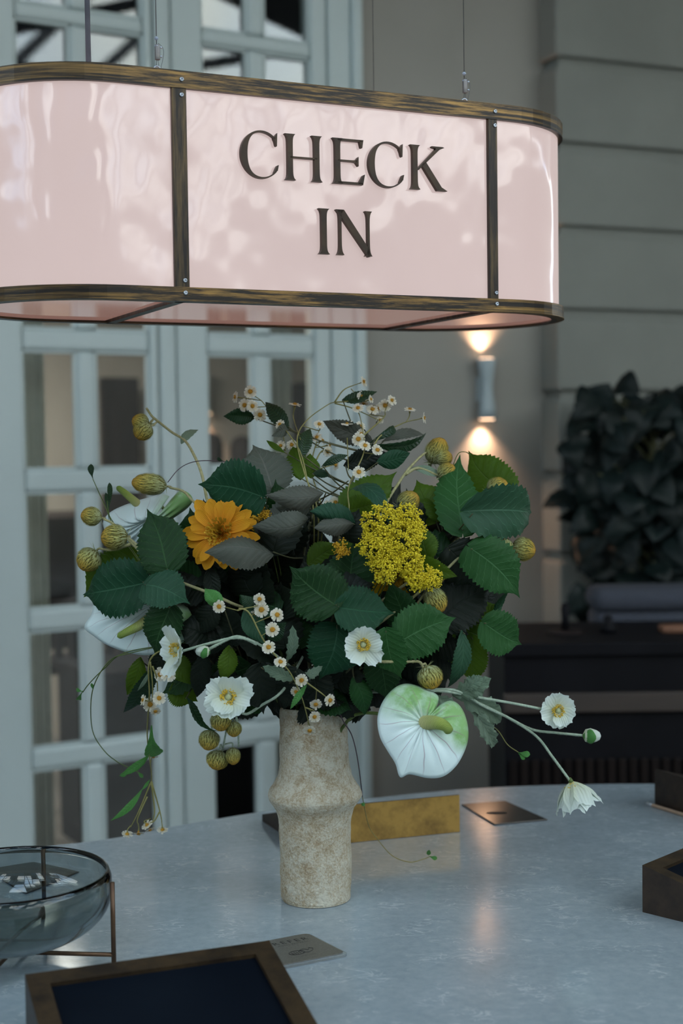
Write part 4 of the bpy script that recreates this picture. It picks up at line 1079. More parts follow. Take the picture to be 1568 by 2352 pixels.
def spray(label, mains, heads, off, leaves=(), m=None, group='sprays of small daisies in the bouquet', root=True, r=.0011):
    e = empty('daisy_spray', W_(*mains[0][0], off), label, 'flower', group); q = MB(); allp = []
    for k, mp in enumerate(mains):
        pts_ = [W_(x, y, off) for x, y in mp]
        if root and k == 0: pts_ = [MOUTH+V((0, 0, -.12)), MOUTH.lerp(pts_[0], .6)+V((0, .04, .02))]+pts_
        q.tube(pts_, lambda t: r*(1.4-.7*t), 6, 6); allp += spline(pts_, 6)[(12 if root and k == 0 else 0):]
    for i, h in enumerate(heads):
        x, y, rp = h[:3]; d = h[3] if len(h) > 3 else (random.uniform(-.35, .35), random.uniform(-.2, .6)); o_ = h[4] if len(h) > 4 else off+random.uniform(-.02, .01)
        p = W_(x, y, o_); fwd = -f_
        n = (RT*d[0]+UP*d[1]+fwd*(1 if len(d) < 3 else d[2])).normalized(); R_ = pxm(rp, 2.3)
        daisy(e, p, R_, n, i)
        back = p-n*R_*.3; cand = [z for z in allp if (z-back).length > .012] or allp
        if len(h) > 5: npt = W_(*h[5], off)
        else: npt = min(cand, key=lambda z: (z-(back-n*.015)).length+(.03 if z.z > back.z and root else 0))
        q.tube([back, back-n*min(.02, (npt-back).length*.45), npt], lambda t: .0012*(1-.35*t) if t > .12 else .0017, 5, 5)
    for l in leaves:
        bxy, txy, wpx, mt, shp = l[:5]
        b0 = W_(*bxy, off); leafobj(e, b0, W_(*txy, off-.01), pxm(wpx/2, 2.3), mt, shape=shp, nu=18, ser=.02, roll=l[5] if len(l) > 5 else 15, curl=.12)
    q.build('stem', m or olive_stem, e); return e
spray('daisy spray reaching highest on the left, six small heads on one stem', [[(720, 1180), (705, 1100), (690, 1040), (665, 1000), (625, 950), (600, 920)]],
      [(575, 900, 17, (-.1, .2)), (541, 912, 15, (-1.2, .1, .6)), (562, 931, 17, (-.3, .1)), (579, 933, 16, (.5, .1)), (597, 953, 17, (0, -.05)), (643, 975, 13, (-.6, .7)),
       (677, 930, 16, (.2, 1.6, .5), .05, (690, 1010)), (670, 1022, 14, (-.2, .3), .10), (645, 1024, 13, (-.4, .3), .11)], .05)
spray('daisy spray arching up to the topmost bloom in the middle of the bouquet', [[(730, 1180), (700, 1090), (682, 1010), (705, 965), (752, 930), (768, 924)], [(768, 924), (790, 895), (826, 880)], [(768, 924), (800, 922), (822, 920)], [(768, 926), (810, 938), (868, 964)]],
      [(834, 877, 14, (1.0, .3, .5), .05, (826, 881)), (832, 911, 15, (.4, .1), .05, (806, 893)), (851, 917, 11, (.9, .3, .6)), (835, 925, 13, (0, -1., .4), .07), (733, 975, 14, (.1, .7), .06), (868, 938, 13, (.4, -.3), .09), (872, 965, 10, (.3, .2), .09)], .05)
spray('daisy spray at the upper right with two heads spread out to the right', [[(800, 1190), (800, 1120), (835, 1040), (832, 985), (825, 950)], [(835, 1000), (880, 960), (884, 945)], [(855, 1030), (875, 1000), (925, 972), (965, 962)]],
      [(822, 938, 15, (-.1, .8)), (855, 941, 16, (.1, .7)), (884, 932, 17, (0, .3)), (899, 920, 14, (.8, .5)), (941, 941, 15, (.1, 1.4, .5), .05, (932, 970)), (973, 960, 14, (1.5, .2, .5), .05, (962, 963)),
       (797, 973, 16, (.0, 1.3, .6), .05, (800, 1080)), (826, 980, 15, (.2, .4), .06), (829, 996, 12, (.3, .1), .07), (823, 1009, 17, (-.1, .2)), (838, 1024, 15, (.2, .6)), (866, 1034, 15, (.4, .5)), (824, 1085, 16, (0, .5), .03)], .05)
spray('pinkish back-turned daisy spray behind the top of the bouquet', [[(740, 1180), (715, 1080), (728, 1010), (732, 990)], [(718, 1075), (735, 1040), (752, 1030)], [(712, 1088), (740, 1075), (765, 1068)]],
      [(728, 1005, 14, (-.5, .8)), (740, 1012, 12, (.8, .3, .4)), (756, 1022, 12, (.9, .2, .3)), (752, 1037, 13, (.5, -.2)), (771, 1068, 15, (1., -.2, -.4)), (770, 1155, 16, (.2, .4)), (752, 1160, 12, (.2, .4)), (815, 1170, 15, (0, .9)), (810, 1185, 13, (.4, .3)), (790, 1190, 12, (.3, .1))], .11)
spray('daisy spray running down the front of the bouquet and over the vase rim', [[(548, 1398), (562, 1400), (577, 1415), (605, 1470), (640, 1515), (668, 1548), (692, 1600), (705, 1645), (708, 1665)], [(545, 1402), (560, 1398), (590, 1392)], [(700, 1565), (735, 1590), (750, 1602)], [(700, 1625), (722, 1632)]],
      [(503, 1393, 15, (0, 0), -.03, (545, 1402)), (596, 1376, 14, (-.1, -.1)), (600, 1400, 18, (.1, 0)), (586, 1410, 12, (-.2, -.4), .0), (636, 1412, 16, (.3, .1)), (625, 1446, 17, (.2, .1)), (617, 1487, 16, (-.1, .5)), (644, 1521, 15, (.0, .9)), (692, 1562, 15, (.1, -.1)), (680, 1588, 14, (-.2, -.6)),
       (757, 1608, 15, (.7, -.2), -.03, (750, 1602)), (725, 1617, 15, (0, -.6), -.03, (727, 1585)), (722, 1646, 14, (.2, -.3), -.03, (705, 1625)), (711, 1677, 15, (0, -.9), -.03, (708, 1660))], -.03,
      leaves=[((500, 1385), (470, 1352), 30, 'lime', 'ovate')], root=False)
spray('daisy spray hanging far down at the lower left, its tips above the table', [[(400, 1480), (345, 1515), (343, 1600), (338, 1690), (348, 1780), (345, 1800)], [(345, 1520), (350, 1570), (350, 1610)], [(350, 1530), (360, 1560), (362, 1600)], [(345, 1800), (320, 1860), (300, 1900)], [(338, 1830), (316, 1880), (318, 1895)], [(347, 1795), (355, 1860), (350, 1890)], [(348, 1795), (366, 1860), (372, 1888)], [(366, 1865), (355, 1885), (345, 1890)]],
      [(369, 1549, 17, (-.3, .0)), (386, 1548, 19, (.1, .1)), (329, 1608, 13, (-1., .3, .6)), (365, 1604, 16, (.3, .4)), (345, 1618, 18, (0, .1)), (357, 1633, 13, (.2, -.8)), (352, 1737, 14, (0, -1.4, .3)),
       (292, 1915, 15, (-.2, -1.2, -.45), .0, (300, 1896)), (318, 1913, 15, (0, -1.3, .5), .0, (317, 1893)), (337, 1894, 16, (.5, -.9, -.5), .0, (346, 1880)), (344, 1905, 13, (.4, -1., .4), .0, (350, 1888)), (373, 1905, 15, (0, -1.2, -.5), .0, (371, 1886))], .0,
      leaves=[((350, 1676), (364, 1745), 46, 'lime', 'spoon', 0), ((328, 1812), (254, 1887), 18, 'lime', 'lance', 10), ((346, 1735), (275, 1785), 22, 'lime', 'lance', 30), ((345, 1790), (326, 1815), 8, 'lime', 'lance'), ((345, 1540), (315, 1590), 10, 'sage', 'lance')], root=False)

# --- fuzzy yellow buds --------------------------------------------------------------
def bud(par, p, d, R_, L, seed):
    """a bristly bud from its neck p along direction d, radius R_, length L"""
    rn = random.Random(seed); z = V(d).normalized(); q = MB(); M3 = orient(z); X, Y = M3.col[0], M3.col[1]
    pr = [(.22, 0), (.62, .08), (.92, .25), (1., .45), (.93, .64), (.7, .82), (.35, .95), (.02, 1.)]
    q.lathe([(r_*R_, h*L) for r_, h in pr], p, 18, z, X)
    def pt(th, h):
        r_ = prof_at([(b_, a_) for a_, b_ in pr], h)*R_*.97; return p+z*(h*L)+(X*math.cos(th)+Y*math.sin(th))*r_
    core = q.build('bud', bud_core_m, par, origin=p); q = MB()
    for i in range(1150):
        NB = 22; th = (rn.randrange(NB)+.5)/NB*6.283+rn.gauss(0, .045) if rn.random() < .7 else rn.random()*6.283
        h = rn.uniform(-.02, .95); wob = .10*math.sin(9*h+seed); a = pt(th+wob, max(0, h)); b_ = pt(th+wob+rn.uniform(-.10, .10), min(1., max(0, h)+rn.uniform(.10, .22)))
        out_ = (X*math.cos(th)+Y*math.sin(th)); t = b_+out_*R_*rn.uniform(.05, .20); w = z.cross(out_)*R_*.020
        a = a+out_*R_*.02; m_ = a.lerp(t, .55)+out_*R_*.05
        q.add([a-w, a+w, m_+w, m_-w, t], [(0, 1, 2, 3), (3, 2, 4)], [(h, 0)]*4+[(min(1, h+.12), 0)])
    for i in range(9):  # bracts at the neck
        th = 6.283*i/9+rn.random()*.4; o_ = X*math.cos(th)+Y*math.sin(th); a = p+o_*R_*.3; w = z.cross(o_)*R_*.10
        q.add([a-w, a+w, a+o_*R_*rn.uniform(.5, .9)-z*R_*rn.uniform(-.25, .45)], [(0, 1, 2)], [(0, 0)]*3)
    q.build('bristles', bud_m, core, smooth=False, origin=p); return core
def budstem(label, mains, buds, off, leaves=(), r=.0024, m=None, root=True):
    e = empty('fuzzy_bud_stem', W_(*mains[0][-1], off), label, 'flower', 'stems of fuzzy yellow buds'); q = MB(); allp = []
    for k, mp in enumerate(mains):
        pts_ = [W_(x, y, off) for x, y in mp]
        if root and k == 0: pts_ = [MOUTH+V((0, .01, -.1)), MOUTH.lerp(pts_[0], .5)+V((0, .08, .03))]+pts_
        q.tube(pts_, lambda t: r*(1.15-.35*t), 8, 6, spikes=160 if k == 0 else 60, slen=.0022); allp += spline(pts_, 6)[(12 if root and k == 0 else 0):]
    for i, (x, y, rp, dx, dy, lf) in enumerate(buds):
        d = (RT*dx-UP*dy+(-f_)*.25).normalized(); L = pxm(rp, 2.3)*lf; R_ = pxm(rp, 2.3); p = W_(x, y, off-.01)-d*L*.5
        bud(e, p, d, R_, L, i+len(label)); npt = min(allp, key=lambda z: (z-(p-d*.01)).length)
        q.tube([p+d*.002, p-d*min(.012, (npt-p).length*.4), npt], r*.75, 7, 5, spikes=40, slen=.002)
    for l in leaves:
        bxy, txy, wpx, mt, shp, rl = l; leafobj(e, W_(*bxy, off), W_(*txy, off), pxm(wpx/2, 2.3), mt, shape=shp, nu=18, ser=.03, roll=rl)
    q.build('stem', m or tan_stem, e); return e
budstem('fuzzy bud stem rising highest at the left with two buds at its bent tip', [[(500, 1240), (476, 1150), (462, 1085), (440, 1035), (422, 1010), (395, 993), (362, 967), (348, 955), (336, 937)]],
        [(322, 969, 20, -1, -.3, 2.1), (328, 990, 24, -.5, .6, 2.)], .05, [((415, 1015), (455, 982), 30, 'sage', 'ovate', 50)])
budstem('long pointed fuzzy bud above the rolled white anthurium', [[(560, 1300), (470, 1180), (440, 1148), (420, 1128), (390, 1120)]], [(342, 1112, 25, -1, -.12, 3.3)], .07)
budstem('three fuzzy buds clustered at the far left of the bouquet', [[(520, 1380), (380, 1320), (300, 1245), (262, 1205), (238, 1192)], [(330, 1270), (300, 1240), (280, 1238)], [(300, 1250), (262, 1262), (238, 1262)]],
        [(209, 1186, 22, -1, -.15, 2.2), (262, 1234, 29, -1, .05, 2.1), (203, 1286, 28, -.7, .8, 2.)], .02)
budstem('ragged fuzzy buds at the upper right beneath the wall lamp', [[(820, 1320), (880, 1170), (915, 1110), (940, 1075), (970, 1045), (985, 1038)], [(930, 1090), (960, 1075), (1000, 1090), (1025, 1098)]],
        [(1003, 1035, 27, .4, -.9, 2.5), (1020, 1052, 20, .9, -.2, 2.), (1026, 1084, 22, .8, -.6, 2.1), (938, 1152, 25, .8, -.6, 2.2)], .08, [((945, 1072), (1020, 1095), 26, 'sage', 'lance', 30)])
budstem('pair of pale fuzzy buds at the right among the folded leaves', [[(850, 1400), (1000, 1290), (1080, 1200), (1120, 1150)], [(1080, 1220), (1100, 1190), (1110, 1180)]],
        [(1143, 1120, 25, .8, -.5, 2.1), (1122, 1182, 20, .3, -.8, 2.)], .06)
budstem('fuzzy buds sticking out furthest to the right below the bent leaf', [[(860, 1440), (1000, 1330), (1080, 1260), (1150, 1245)], [(1080, 1262), (1120, 1250), (1170, 1262)]],
        [(1152, 1258, 24, -.1, 1, 2.1), (1202, 1262, 27, .9, .2, 2.1)], .03)
budstem('golden fuzzy bud below the yellow umbel, beside the hidden gerbera', [[(860, 1480), (930, 1420), (985, 1350)]], [(1000, 1380, 25, .5, .9, 2.4), (1000, 1318, 24, .9, -.2, 2.1)], .02)
budstem('single fuzzy bud nodding above the front white anthurium', [[(860, 1520), (930, 1520), (962, 1520), (972, 1535)]], [(988, 1556, 27, .35, .95, 2.0)], -.03)
budstem('cluster of hanging fuzzy buds below the white poppy at the left of the vase', [[(600, 1560), (530, 1600), (522, 1660), (512, 1720)], [(530, 1600), (545, 1660), (548, 1715)], [(505, 1620), (492, 1655), (485, 1670)]],
        [(480, 1700, 24, -.2, 1, 2.0), (507, 1657, 24, .1, 1, 1.9), (537, 1675, 18, .1, 1, 2.0), (499, 1746, 26, -.2, 1, 1.8), (535, 1737, 17, .1, 1, 2.4)], .03, r=.0018, m=fuzzy_stem)

# --- white poppies -------------------------------------------------------------------
def petal_geo(q, O, n, a0, L, wd, cup, lift, rn, nu=9, nv=12):
    M3 = orient(n); X, Y, Z = M3.col[0], M3.col[1], M3.col[2]; rd = X*math.cos(a0)+Y*math.sin(a0); td = Y*math.cos(a0)-X*math.sin(a0); ph = rn.random()*6
    vs = []; uv = []
    for i in range(nu+1):
        u = i/nu; hw = wd*(math.sin(min(1, u*1.15+.08)*pi*.62)); edge = 1+.05*math.sin(ph+u)
        for j in range(nv+1):
            t = -1+2*j/nv; rr_ = L*u*(1-(.20 if cup < .6 else .07)*t*t*u)*(1+(.045*math.sin(9*t+ph)+.03*math.sin(21*t+ph*2))*u**3)
            z = cup*L*(u**1.6)*(.65+.45*t*t)+lift*L*u+L*.045*math.sin(7*t+ph)*u*u+L*.02*math.sin(17*t+ph*3)*u**2
            vs.append(O+rd*rr_+td*(hw*t)+Z*z); uv.append((u, j/nv))
    W = nv+1; q.add(vs, [(i*W+j, i*W+j+1, (i+1)*W+j+1, (i+1)*W+j) for i in range(nu) for j in range(nv)], uv)
def tongue(q, O, n, a0, L, wd, curl, lift, rn, nu=10, nv=6):
    """a smooth round-ended ray petal"""
    M3 = orient(n); X, Y, Z = M3.col[0], M3.col[1], M3.col[2]; rd = X*math.cos(a0)+Y*math.sin(a0); td = Y*math.cos(a0)-X*math.sin(a0); vs = []; uv = []
    for i in range(nu+1):
        u = i/nu; hw = wd*(.32+.68*math.sin(min(1, u/.7)*pi/2))*math.sqrt(max(0, 1-(max(0, u-.72)/.285)**2))
        for j in range(nv+1):
            t = -1+2*j/nv; vs.append(O+rd*(L*u)+td*(hw*t)+Z*(L*lift*u-L*curl*u*u+hw*.25*t*t+.02*hw*math.cos(9*t))); uv.append((u, j/nv))
    W = nv+1; q.add(vs, [(i*W+j, i*W+j+1, (i+1)*W+j+1, (i+1)*W+j) for i in range(nu) for j in range(nv)], uv)
def poppy_head(par, p, n, R_, seed, petals, centre=True, mt=None, sub=False):
    """petals: list of (angle deg, length factor, width factor, cup, lift)"""
    rn = random.Random(seed); n = V(n).normalized()
    base = empty('flower', p, parent=None) if sub else par
    if sub: base.parent = par; base.matrix_parent_inverse = wm(par).inverted()
    for i, (a, lf, wf, cup, lift) in enumerate(petals):
        q = MB(); petal_geo(q, p+n*.0006*i, n, rad(a), R_*lf, R_*wf, cup, lift, rn); q.build('petal', mt or white_petal, base, origin=p)
    if centre:
        M3 = orient(n); X, Y = M3.col[0], M3.col[1]; q = MB()
        for i in range(130):
            th = rn.random()*6.28; o_ = X*math.cos(th)+Y*math.sin(th); l1 = R_*rn.uniform(.20, .36); h = R_*rn.uniform(.16, .30); tip = p+o_*l1+n*h; a = p+o_*R_*.10+n*R_*.03; w = n.cross(o_)*R_*.010
            q.add([a-w, a+w, tip], [(0, 1, 2)])
            e_ = R_*.035; q.add([tip+X*e_, tip+Y*e_, tip-X*e_, tip-Y*e_, tip+n*e_*1.3, tip-n*e_], [(0, 1, 4), (1, 2, 4), (2, 3, 4), (3, 0, 4), (1, 0, 5), (2, 1, 5), (3, 2, 5), (0, 3, 5)])
        q.build('stamens', stamen_m, base, origin=p)
        q = MB(); q.lathe([(.02*R_, 0), (.13*R_, .05*R_), (.16*R_, .14*R_), (.12*R_, .22*R_), (.03*R_, .24*R_)], p, 14, n, X); q.build('pistil', pistil_m, base, origin=p)
    q = MB(); q.lathe([(.02*R_, .02*R_), (.12*R_, .0), (.10*R_, -.10*R_), (.05*R_, -.2*R_), (.01*R_, -.22*R_)], p, 10, n); q.build('calyx', stem_green, base, origin=p)
    return base
def poppy_bud(par, p, d, R_):
    e = empty('flower_bud', p); e.parent = par; e.matrix_parent_inverse = wm(par).inverted(); d = V(d).normalized(); M3 = orient(d); rn = random.Random(4)
    q = MB(); q.lathe([(.2*R_, 0), (.75*R_, .3*R_), (.9*R_, .9*R_), (.7*R_, 1.6*R_), (.45*R_, 2.0*R_), (.1*R_, 2.15*R_)], p, 14, d); q.build('folded_petals', white_petal, e, origin=p)
    for a in (0, pi*.9):
        q = MB(); vs = []; N = 8
        for i in range(N+1):
            u = i/N
            for j in range(7):
                th = a+(-1+j/3)*1.1*math.sin(pi*min(1, u*.8+.15)); rr_ = R_*(.25+.85*math.sin(pi*min(.62, u*.55+.05))); vs.append(p+d*(u*1.5*R_)+(M3.col[0]*math.cos(th)+M3.col[1]*math.sin(th))*rr_)
        q.add(vs, [(i*7+j, i*7+j+1, (i+1)*7+j+1, (i+1)*7+j) for i in range(N) for j in range(6)]); q.build('sepal', LM['lime'], e, solid=.0008, origin=p)
def poppystem(label, mains, off, r=.0022, root=False, m=None):
    e = empty('poppy_stem', W_(*mains[0][-1][:2], off), label, 'flower', 'white poppies of the bouquet'); q = MB()
    for k, mp in enumerate(mains):
        P_ = [W_(*a[:2], off+(a[2] if len(a) > 2 else 0)) for a in mp]; q.tube(P_, r, 8, 8, spikes=260, slen=.0022)
    q.build('stem', m or fuzzy_stem, e); return e
FIVE = [(95, .98, .58, .40, .30), (25, 1.08, .50, .10, .05), (-40, 1.08, .50, .05, .0), (-105, .80, .55, .45, .35), (-150, 1.15, .55, .10, .0), (160, .98, .55, .30, .15), (60, .85, .50, .55, .40)]
# left white poppy (525,1600)
e = poppystem('white poppy facing forwards at the lower left, just left of the vase rim', [[(700, 1500, .12), (650, 1585), (600, 1620), (565, 1640), (540, 1625), (527, 1610)]], .0)
poppy_head(e, W_(524, 1603, -.04), -f_*1+UP*.30+RT*.05, pxm(52, 2.3), 1, FIVE)
# centre anemone (830,1475)
e = poppystem('small white poppy at the centre front, partly covered by a leaf', [[(740, 1600, .14), (800, 1540, .08), (835, 1490, .0)]], .0)
poppy_head(e, W_(833, 1480, -.045), -f_*1+RT*.12-UP*.05, pxm(44, 2.25), 2, [(130, 1.25, .55, .1, .05), (45, 1.05, .62, .3, .15), (-25, 1., .6, .35, .15), (-95, .95, .62, .25, .1), (-160, .95, .6, .3, .1)])
# left open poppy + bud
e = poppystem('white poppy with splayed petals and a bud in front of the left anthurium', [[(700, 1560, .14), (640, 1510, .05), (585, 1475), (540, 1465), (480, 1478), (420, 1495)], [(590, 1480), (545, 1462), (500, 1480), (478, 1492)]], -.02)
h = poppy_head(e, W_(410, 1492, -.06), -f_*.7-RT*.55+UP*.0, pxm(48, 2.3), 3, [(95, 1.2, .5, .1, .5), (-8, 1.1, .72, -.05, .1), (-95, 1.15, .5, .1, .5), (180, .95, .6, .3, .5), (150, .8, .5, .4, .6)], sub=True)
poppy_bud(e, W_(482, 1497, -.03), -RT*1+UP*.05-f_*.2, pxm(15, 2.3))
# right spray of poppies
e = poppystem('spray of white poppies reaching out to the right on three downy stems', [[(800, 1590, .15), (960, 1588, .02), (1020, 1588), (1100, 1602), (1180, 1616), (1262, 1632)], [(930, 1590, .03), (1040, 1585), (1110, 1622), (1160, 1645), (1220, 1675), (1275, 1683), (1337, 1689)], [(1100, 1615), (1165, 1648), (1230, 1690), (1268, 1738), (1309, 1794)]], -.03)
poppy_head(e, W_(1280, 1632, -.045), -f_+RT*.10+UP*.02, pxm(44, 2.3), 5, [(80, .95, .6, .2, .1), (10, 1., .62, .2, .1), (-60, 1., .62, .15, .1), (-130, .95, .6, .2, .1), (150, .9, .62, .25, .1), (100, .8, .45, .5, .3)], sub=True)
poppy_bud(e, W_(1338, 1689, -.03), RT*1-UP*.03-f_*.1, pxm(20, 2.3))
poppy_head(e, W_(1311, 1796, -.03), -UP*.92+RT*.30-f_*.05, pxm(52, 2.3), 6, [(a, 1., .66, .75, .45) for a in (0, 65, 130, 195, 260, 320)]+[(30, .92, .6, .8, .5), (180, .9, .6, .8, .5)], sub=True)
for bx_, tx_, w_, rl in (((1050, 1590), (1165, 1665), 62, 10), ((1040, 1600), (1130, 1560), 60, -20), ((1085, 1620), (1144, 1724), 46, 15), ((1060, 1580), (1110, 1555), 40, 0), ((1000, 1600), (1050, 1640), 34, 10)):
    leafobj(e, W_(*bx_, -.03), W_(*tx_, -.04), pxm(w_/2, 2.3), 'sage', shape='lobed', nu=36, ser=.06, roll=rl, fold=.3, wave=.16)

# --- anthuriums ----------------------------------------------------------------------
def anthurium(label, ctr, outline, Y0, tiltv, spadix, green, cup=.012, stemto=None, sr=18):
    """heart-shaped spathe: outline control points in the photograph unprojected onto a tilted plane, then domed and edged"""
    C_ = at(*ctr, Y0); nrm = V(tiltv).normalized(); e = empty('anthurium', C_, label, 'flower', 'white anthuriums')
    O2 = []
    for x, y in outline:
        d = ray(x, y); t = (C_-CAM).dot(nrm)/d.dot(nrm); O2.append(CAM+d*t)
    ol = spline(O2, 5); n = len(ol); NR = 16; q = MB(); vs = []; uv = []; col = []
    for k in range(NR+1):
        r_ = k/NR
        for i, p in enumerate(ol):
            th = i/(n-1); dome = cup*(math.sin(pi*r_**.8)-.9*r_**3.)
            rip = .0022*math.sin(th*2*pi*17)*math.sin(pi*min(1, r_*1.15))
            vs.append(C_.lerp(p, r_)+nrm*(dome*1.+rip)); uv.append((th, r_))
            g = 0
            for gx, gy, gr in green:
                pp = C_.lerp(p, r_); px_ = CX+F*(pp-CAM).dot(RT)/(pp-CAM).dot(f_); py_ = CY-F*(pp-CAM).dot(UP)/(pp-CAM).dot(f_)
                g = max(g, 1-min(1, math.hypot(px_-gx, py_-gy)/gr))
            col.append((min(1, g*1.5), 0, 0, 1))
    q.add(vs, [(k*n+i, k*n+i+1, (k+1)*n+i+1, (k+1)*n+i) for k in range(NR) for i in range(n-1)], uv); q.col = col
    q.build('spathe', spathe_m, e, solid=.0012, origin=C_)
    q = MB(); sp_ = [at(x, y, Y0-dz) for x, y, dz in spadix]; q.tube(sp_, lambda t: pxm(sr, Y0)*(1-.45*t)*(1 if t < .9 else 1-((t-.9)/.1)**2*.7), 14, 8); q.build('spadix', spadix_m, e, origin=C_)
    if stemto: q = MB(); q.tube([C_-nrm*.003*0+nrm*.002, C_-nrm*.03+V((0, .02, 0)), MOUTH.lerp(C_, .4)+V((0, .02, 0)), MOUTH+V((.01, 0, -.1))], .0028, 8); q.build('stem', stem_green, e, origin=C_)
    return e
anthurium('big white anthurium with green-tinged lobes at the front right of the vase', (972, 1662),
    [(988, 1646), (1000, 1628), (1008, 1598), (985, 1583), (945, 1569), (918, 1572), (893, 1592), (876, 1620), (869, 1652), (875, 1690), (893, 1723), (911, 1752), (921, 1782), (942, 1775), (985, 1784), (1020, 1780), (1050, 1755), (1071, 1715), (1077, 1680), (1070, 1642), (1055, 1616), (1035, 1607), (1012, 1618), (992, 1642)],
    2.19, -f_*1+UP*.35+RT*.1, [(972, 1660, .0), (1000, 1660, .022), (1022, 1668, .03), (1034, 1684, .030)], [(935, 1592, 85), (1045, 1640, 85), (990, 1625, 50), (1062, 1690, 45)], stemto=True)
anthurium('white anthurium at the left, half covered by two big leaves', (365, 1385),
    [(372, 1365), (385, 1338), (350, 1322), (300, 1325), (250, 1345), (215, 1375), (206, 1410), (189, 1440), (210, 1460), (240, 1480), (285, 1497), (335, 1504), (385, 1488), (420, 1470), (438, 1430), (425, 1395), (400, 1380), (378, 1378)],
    2.30, -f_*1-RT*.2+UP*.1, [(345, 1420, .012), (318, 1438, .02), (290, 1452, .022), (270, 1463, .018)], [(420, 1430, 60), (360, 1340, 40)], stemto=True, sr=13)
anthurium('rolled white anthurium seen from the side at the upper left', (350, 1185),
    [(385, 1160), (405, 1142), (425, 1148), (434, 1165), (418, 1186), (390, 1196), (340, 1222), (315, 1262), (290, 1270), (250, 1258), (232, 1235), (228, 1212), (246, 1190), (285, 1172), (330, 1158), (362, 1150), (380, 1155)],
    2.44, -f_*.8-RT*.3-UP*.7, [(325, 1165, -.01), (305, 1148, -.012), (284, 1130, -.01), (268, 1118, -.008)], [(420, 1165, 70)], cup=.02, stemto=True, sr=11)

# --- gerberas / sunflowers ---------------------------------------------------------------
def gerbera(label, ctr, Y0, n, Rpx, mt, seed, arcs=None, sq=1.):
    rn = random.Random(seed); C_ = at(*ctr, Y0); e = empty('gerbera', C_, label, 'flower', 'yellow gerberas'); n = V(n).normalized(); R_ = pxm(Rpx, Y0)
    for layer, (N, lf, lift) in enumerate(((15, 1., .02), (14, .86, .16))):
        for i in range(N):
            a = 360*i/N+layer*12+rn.uniform(-5, 5); q = MB()
            tongue(q, C_+n*(.0015*layer), n, rad(a), R_*lf*rn.uniform(.90, 1.05), R_*.15*rn.uniform(.85, 1.1), rn.uniform(-.05, .18), lift+rn.uniform(-.04, .10), rn); q.build('petal', mt, e, origin=C_)
    q = MB(); M3 = orient(n); X, Y = M3.col[0], M3.col[1]
    for i in range(260):
        th = rn.random()*6.28; r_ = rn.uniform(.0, .36)*R_; o_ = X*math.cos(th)+Y*math.sin(th); a = C_+o_*r_*.7; t = C_+o_*(r_*1.1)+n*R_*(.16+.06*rn.random()-.12*(r_/(.36*R_)-.6)**2); w = n.cross(o_)*R_*.02
        q.add([a-w, a+w, t+w, t-w], [(0, 1, 2, 3)], [(.2, .5)]*4)
    q.build('frilled_centre', orange_floret_m, e, origin=C_)
    q = MB(); q.tube([C_-n*.002, C_-n*.03, MOUTH.lerp(C_, .4), MOUTH+V((0, 0, -.1))], .003, 8); q.build('stem', stem_green, e, origin=C_); return e
gerbera('orange-yellow gerbera at the left beneath the big folded leaf', (506, 1224), 2.262, -f_+RT*-.15+UP*.15, 92, gold_petal, 3)
gerbera('yellow gerbera mostly hidden under the yellow umbel, petals showing below it', (908, 1318), 2.33, -f_*.8-UP*.5+RT*.3, 92, yellow_petal, 8)

# --- yellow umbels --------------------------------------------------------------------------
def octa(q, p, s):
    q.add([p+V((s, 0, 0)), p+V((0, s, 0)), p-V((s, 0, 0)), p-V((0, s, 0)), p+V((0, 0, s)), p-V((0, 0, s))], [(0, 1, 4), (1, 2, 4), (2, 3, 4), (3, 0, 4), (1, 0, 5), (2, 1, 5), (3, 2, 5), (0, 3, 5)])
def umbel(label, clusters, m, off, seed, dens=1.):
    rn = random.Random(seed); x0, y0 = clusters[0][:2]; e = empty('yellow_umbel', W_(x0, y0, off), label, 'flower', 'umbels of tiny yellow florets'); st_ = MB()
    for (x, y, rp) in clusters:
        c = W_(x, y, off); R_ = pxm(rp, 2.3); hub = c+V((0, R_*.9, -R_*.5)); q = MB()
        for i in range(int(dens*rp*2.0)):
            th = rn.uniform(0, 6.28); r_ = math.sqrt(rn.random()); d = (RT*math.cos(th)*r_+UP*math.sin(th)*r_-f_*math.sqrt(max(0, 1-r_*r_)))
            tip = c+d*R_*rn.uniform(.82, 1.02); st_.tube([hub, tip], .0003, 3, 1, cap=False)
            for k in range(rn.randint(7, 11)):
                octa(q, tip+V((rn.gauss(0, 1), rn.gauss(0, 1), rn.gauss(0, 1)))*pxm(3.4, 2.3), pxm(rn.uniform(1.5, 2.7), 2.3))
        o = q.build('florets', m, e, smooth=False, origin=c); o['kind'] = 'stuff'
        st_.tube([hub, MOUTH.lerp(hub, .75)+V((0, .03, 0)), MOUTH+V((0, .01, -.08))], .0010, 5, 4, cap=False)
    st_.build('stem', stem_green, e); return e
umbel('large yellow umbel right of centre, dense heads of tiny florets', [(875, 1205, 52), (930, 1190, 36), (868, 1255, 46), (925, 1245, 46), (885, 1300, 40), (935, 1292, 38), (985, 1328, 30), (955, 1325, 28), (950, 1218, 28)], floret_m, -.02, 5)
umbel('narrow golden umbel between the orange gerbera and the dusky leaves', [(552, 1203, 22), (575, 1192, 20), (598, 1180, 14), (612, 1186, 12), (560, 1212, 14)], orange_floret_m, .03, 6)
umbel('tiny round yellow umbel left of the large yellow umbel', [(784, 1262, 21)], orange_floret_m, .0, 7, .7)

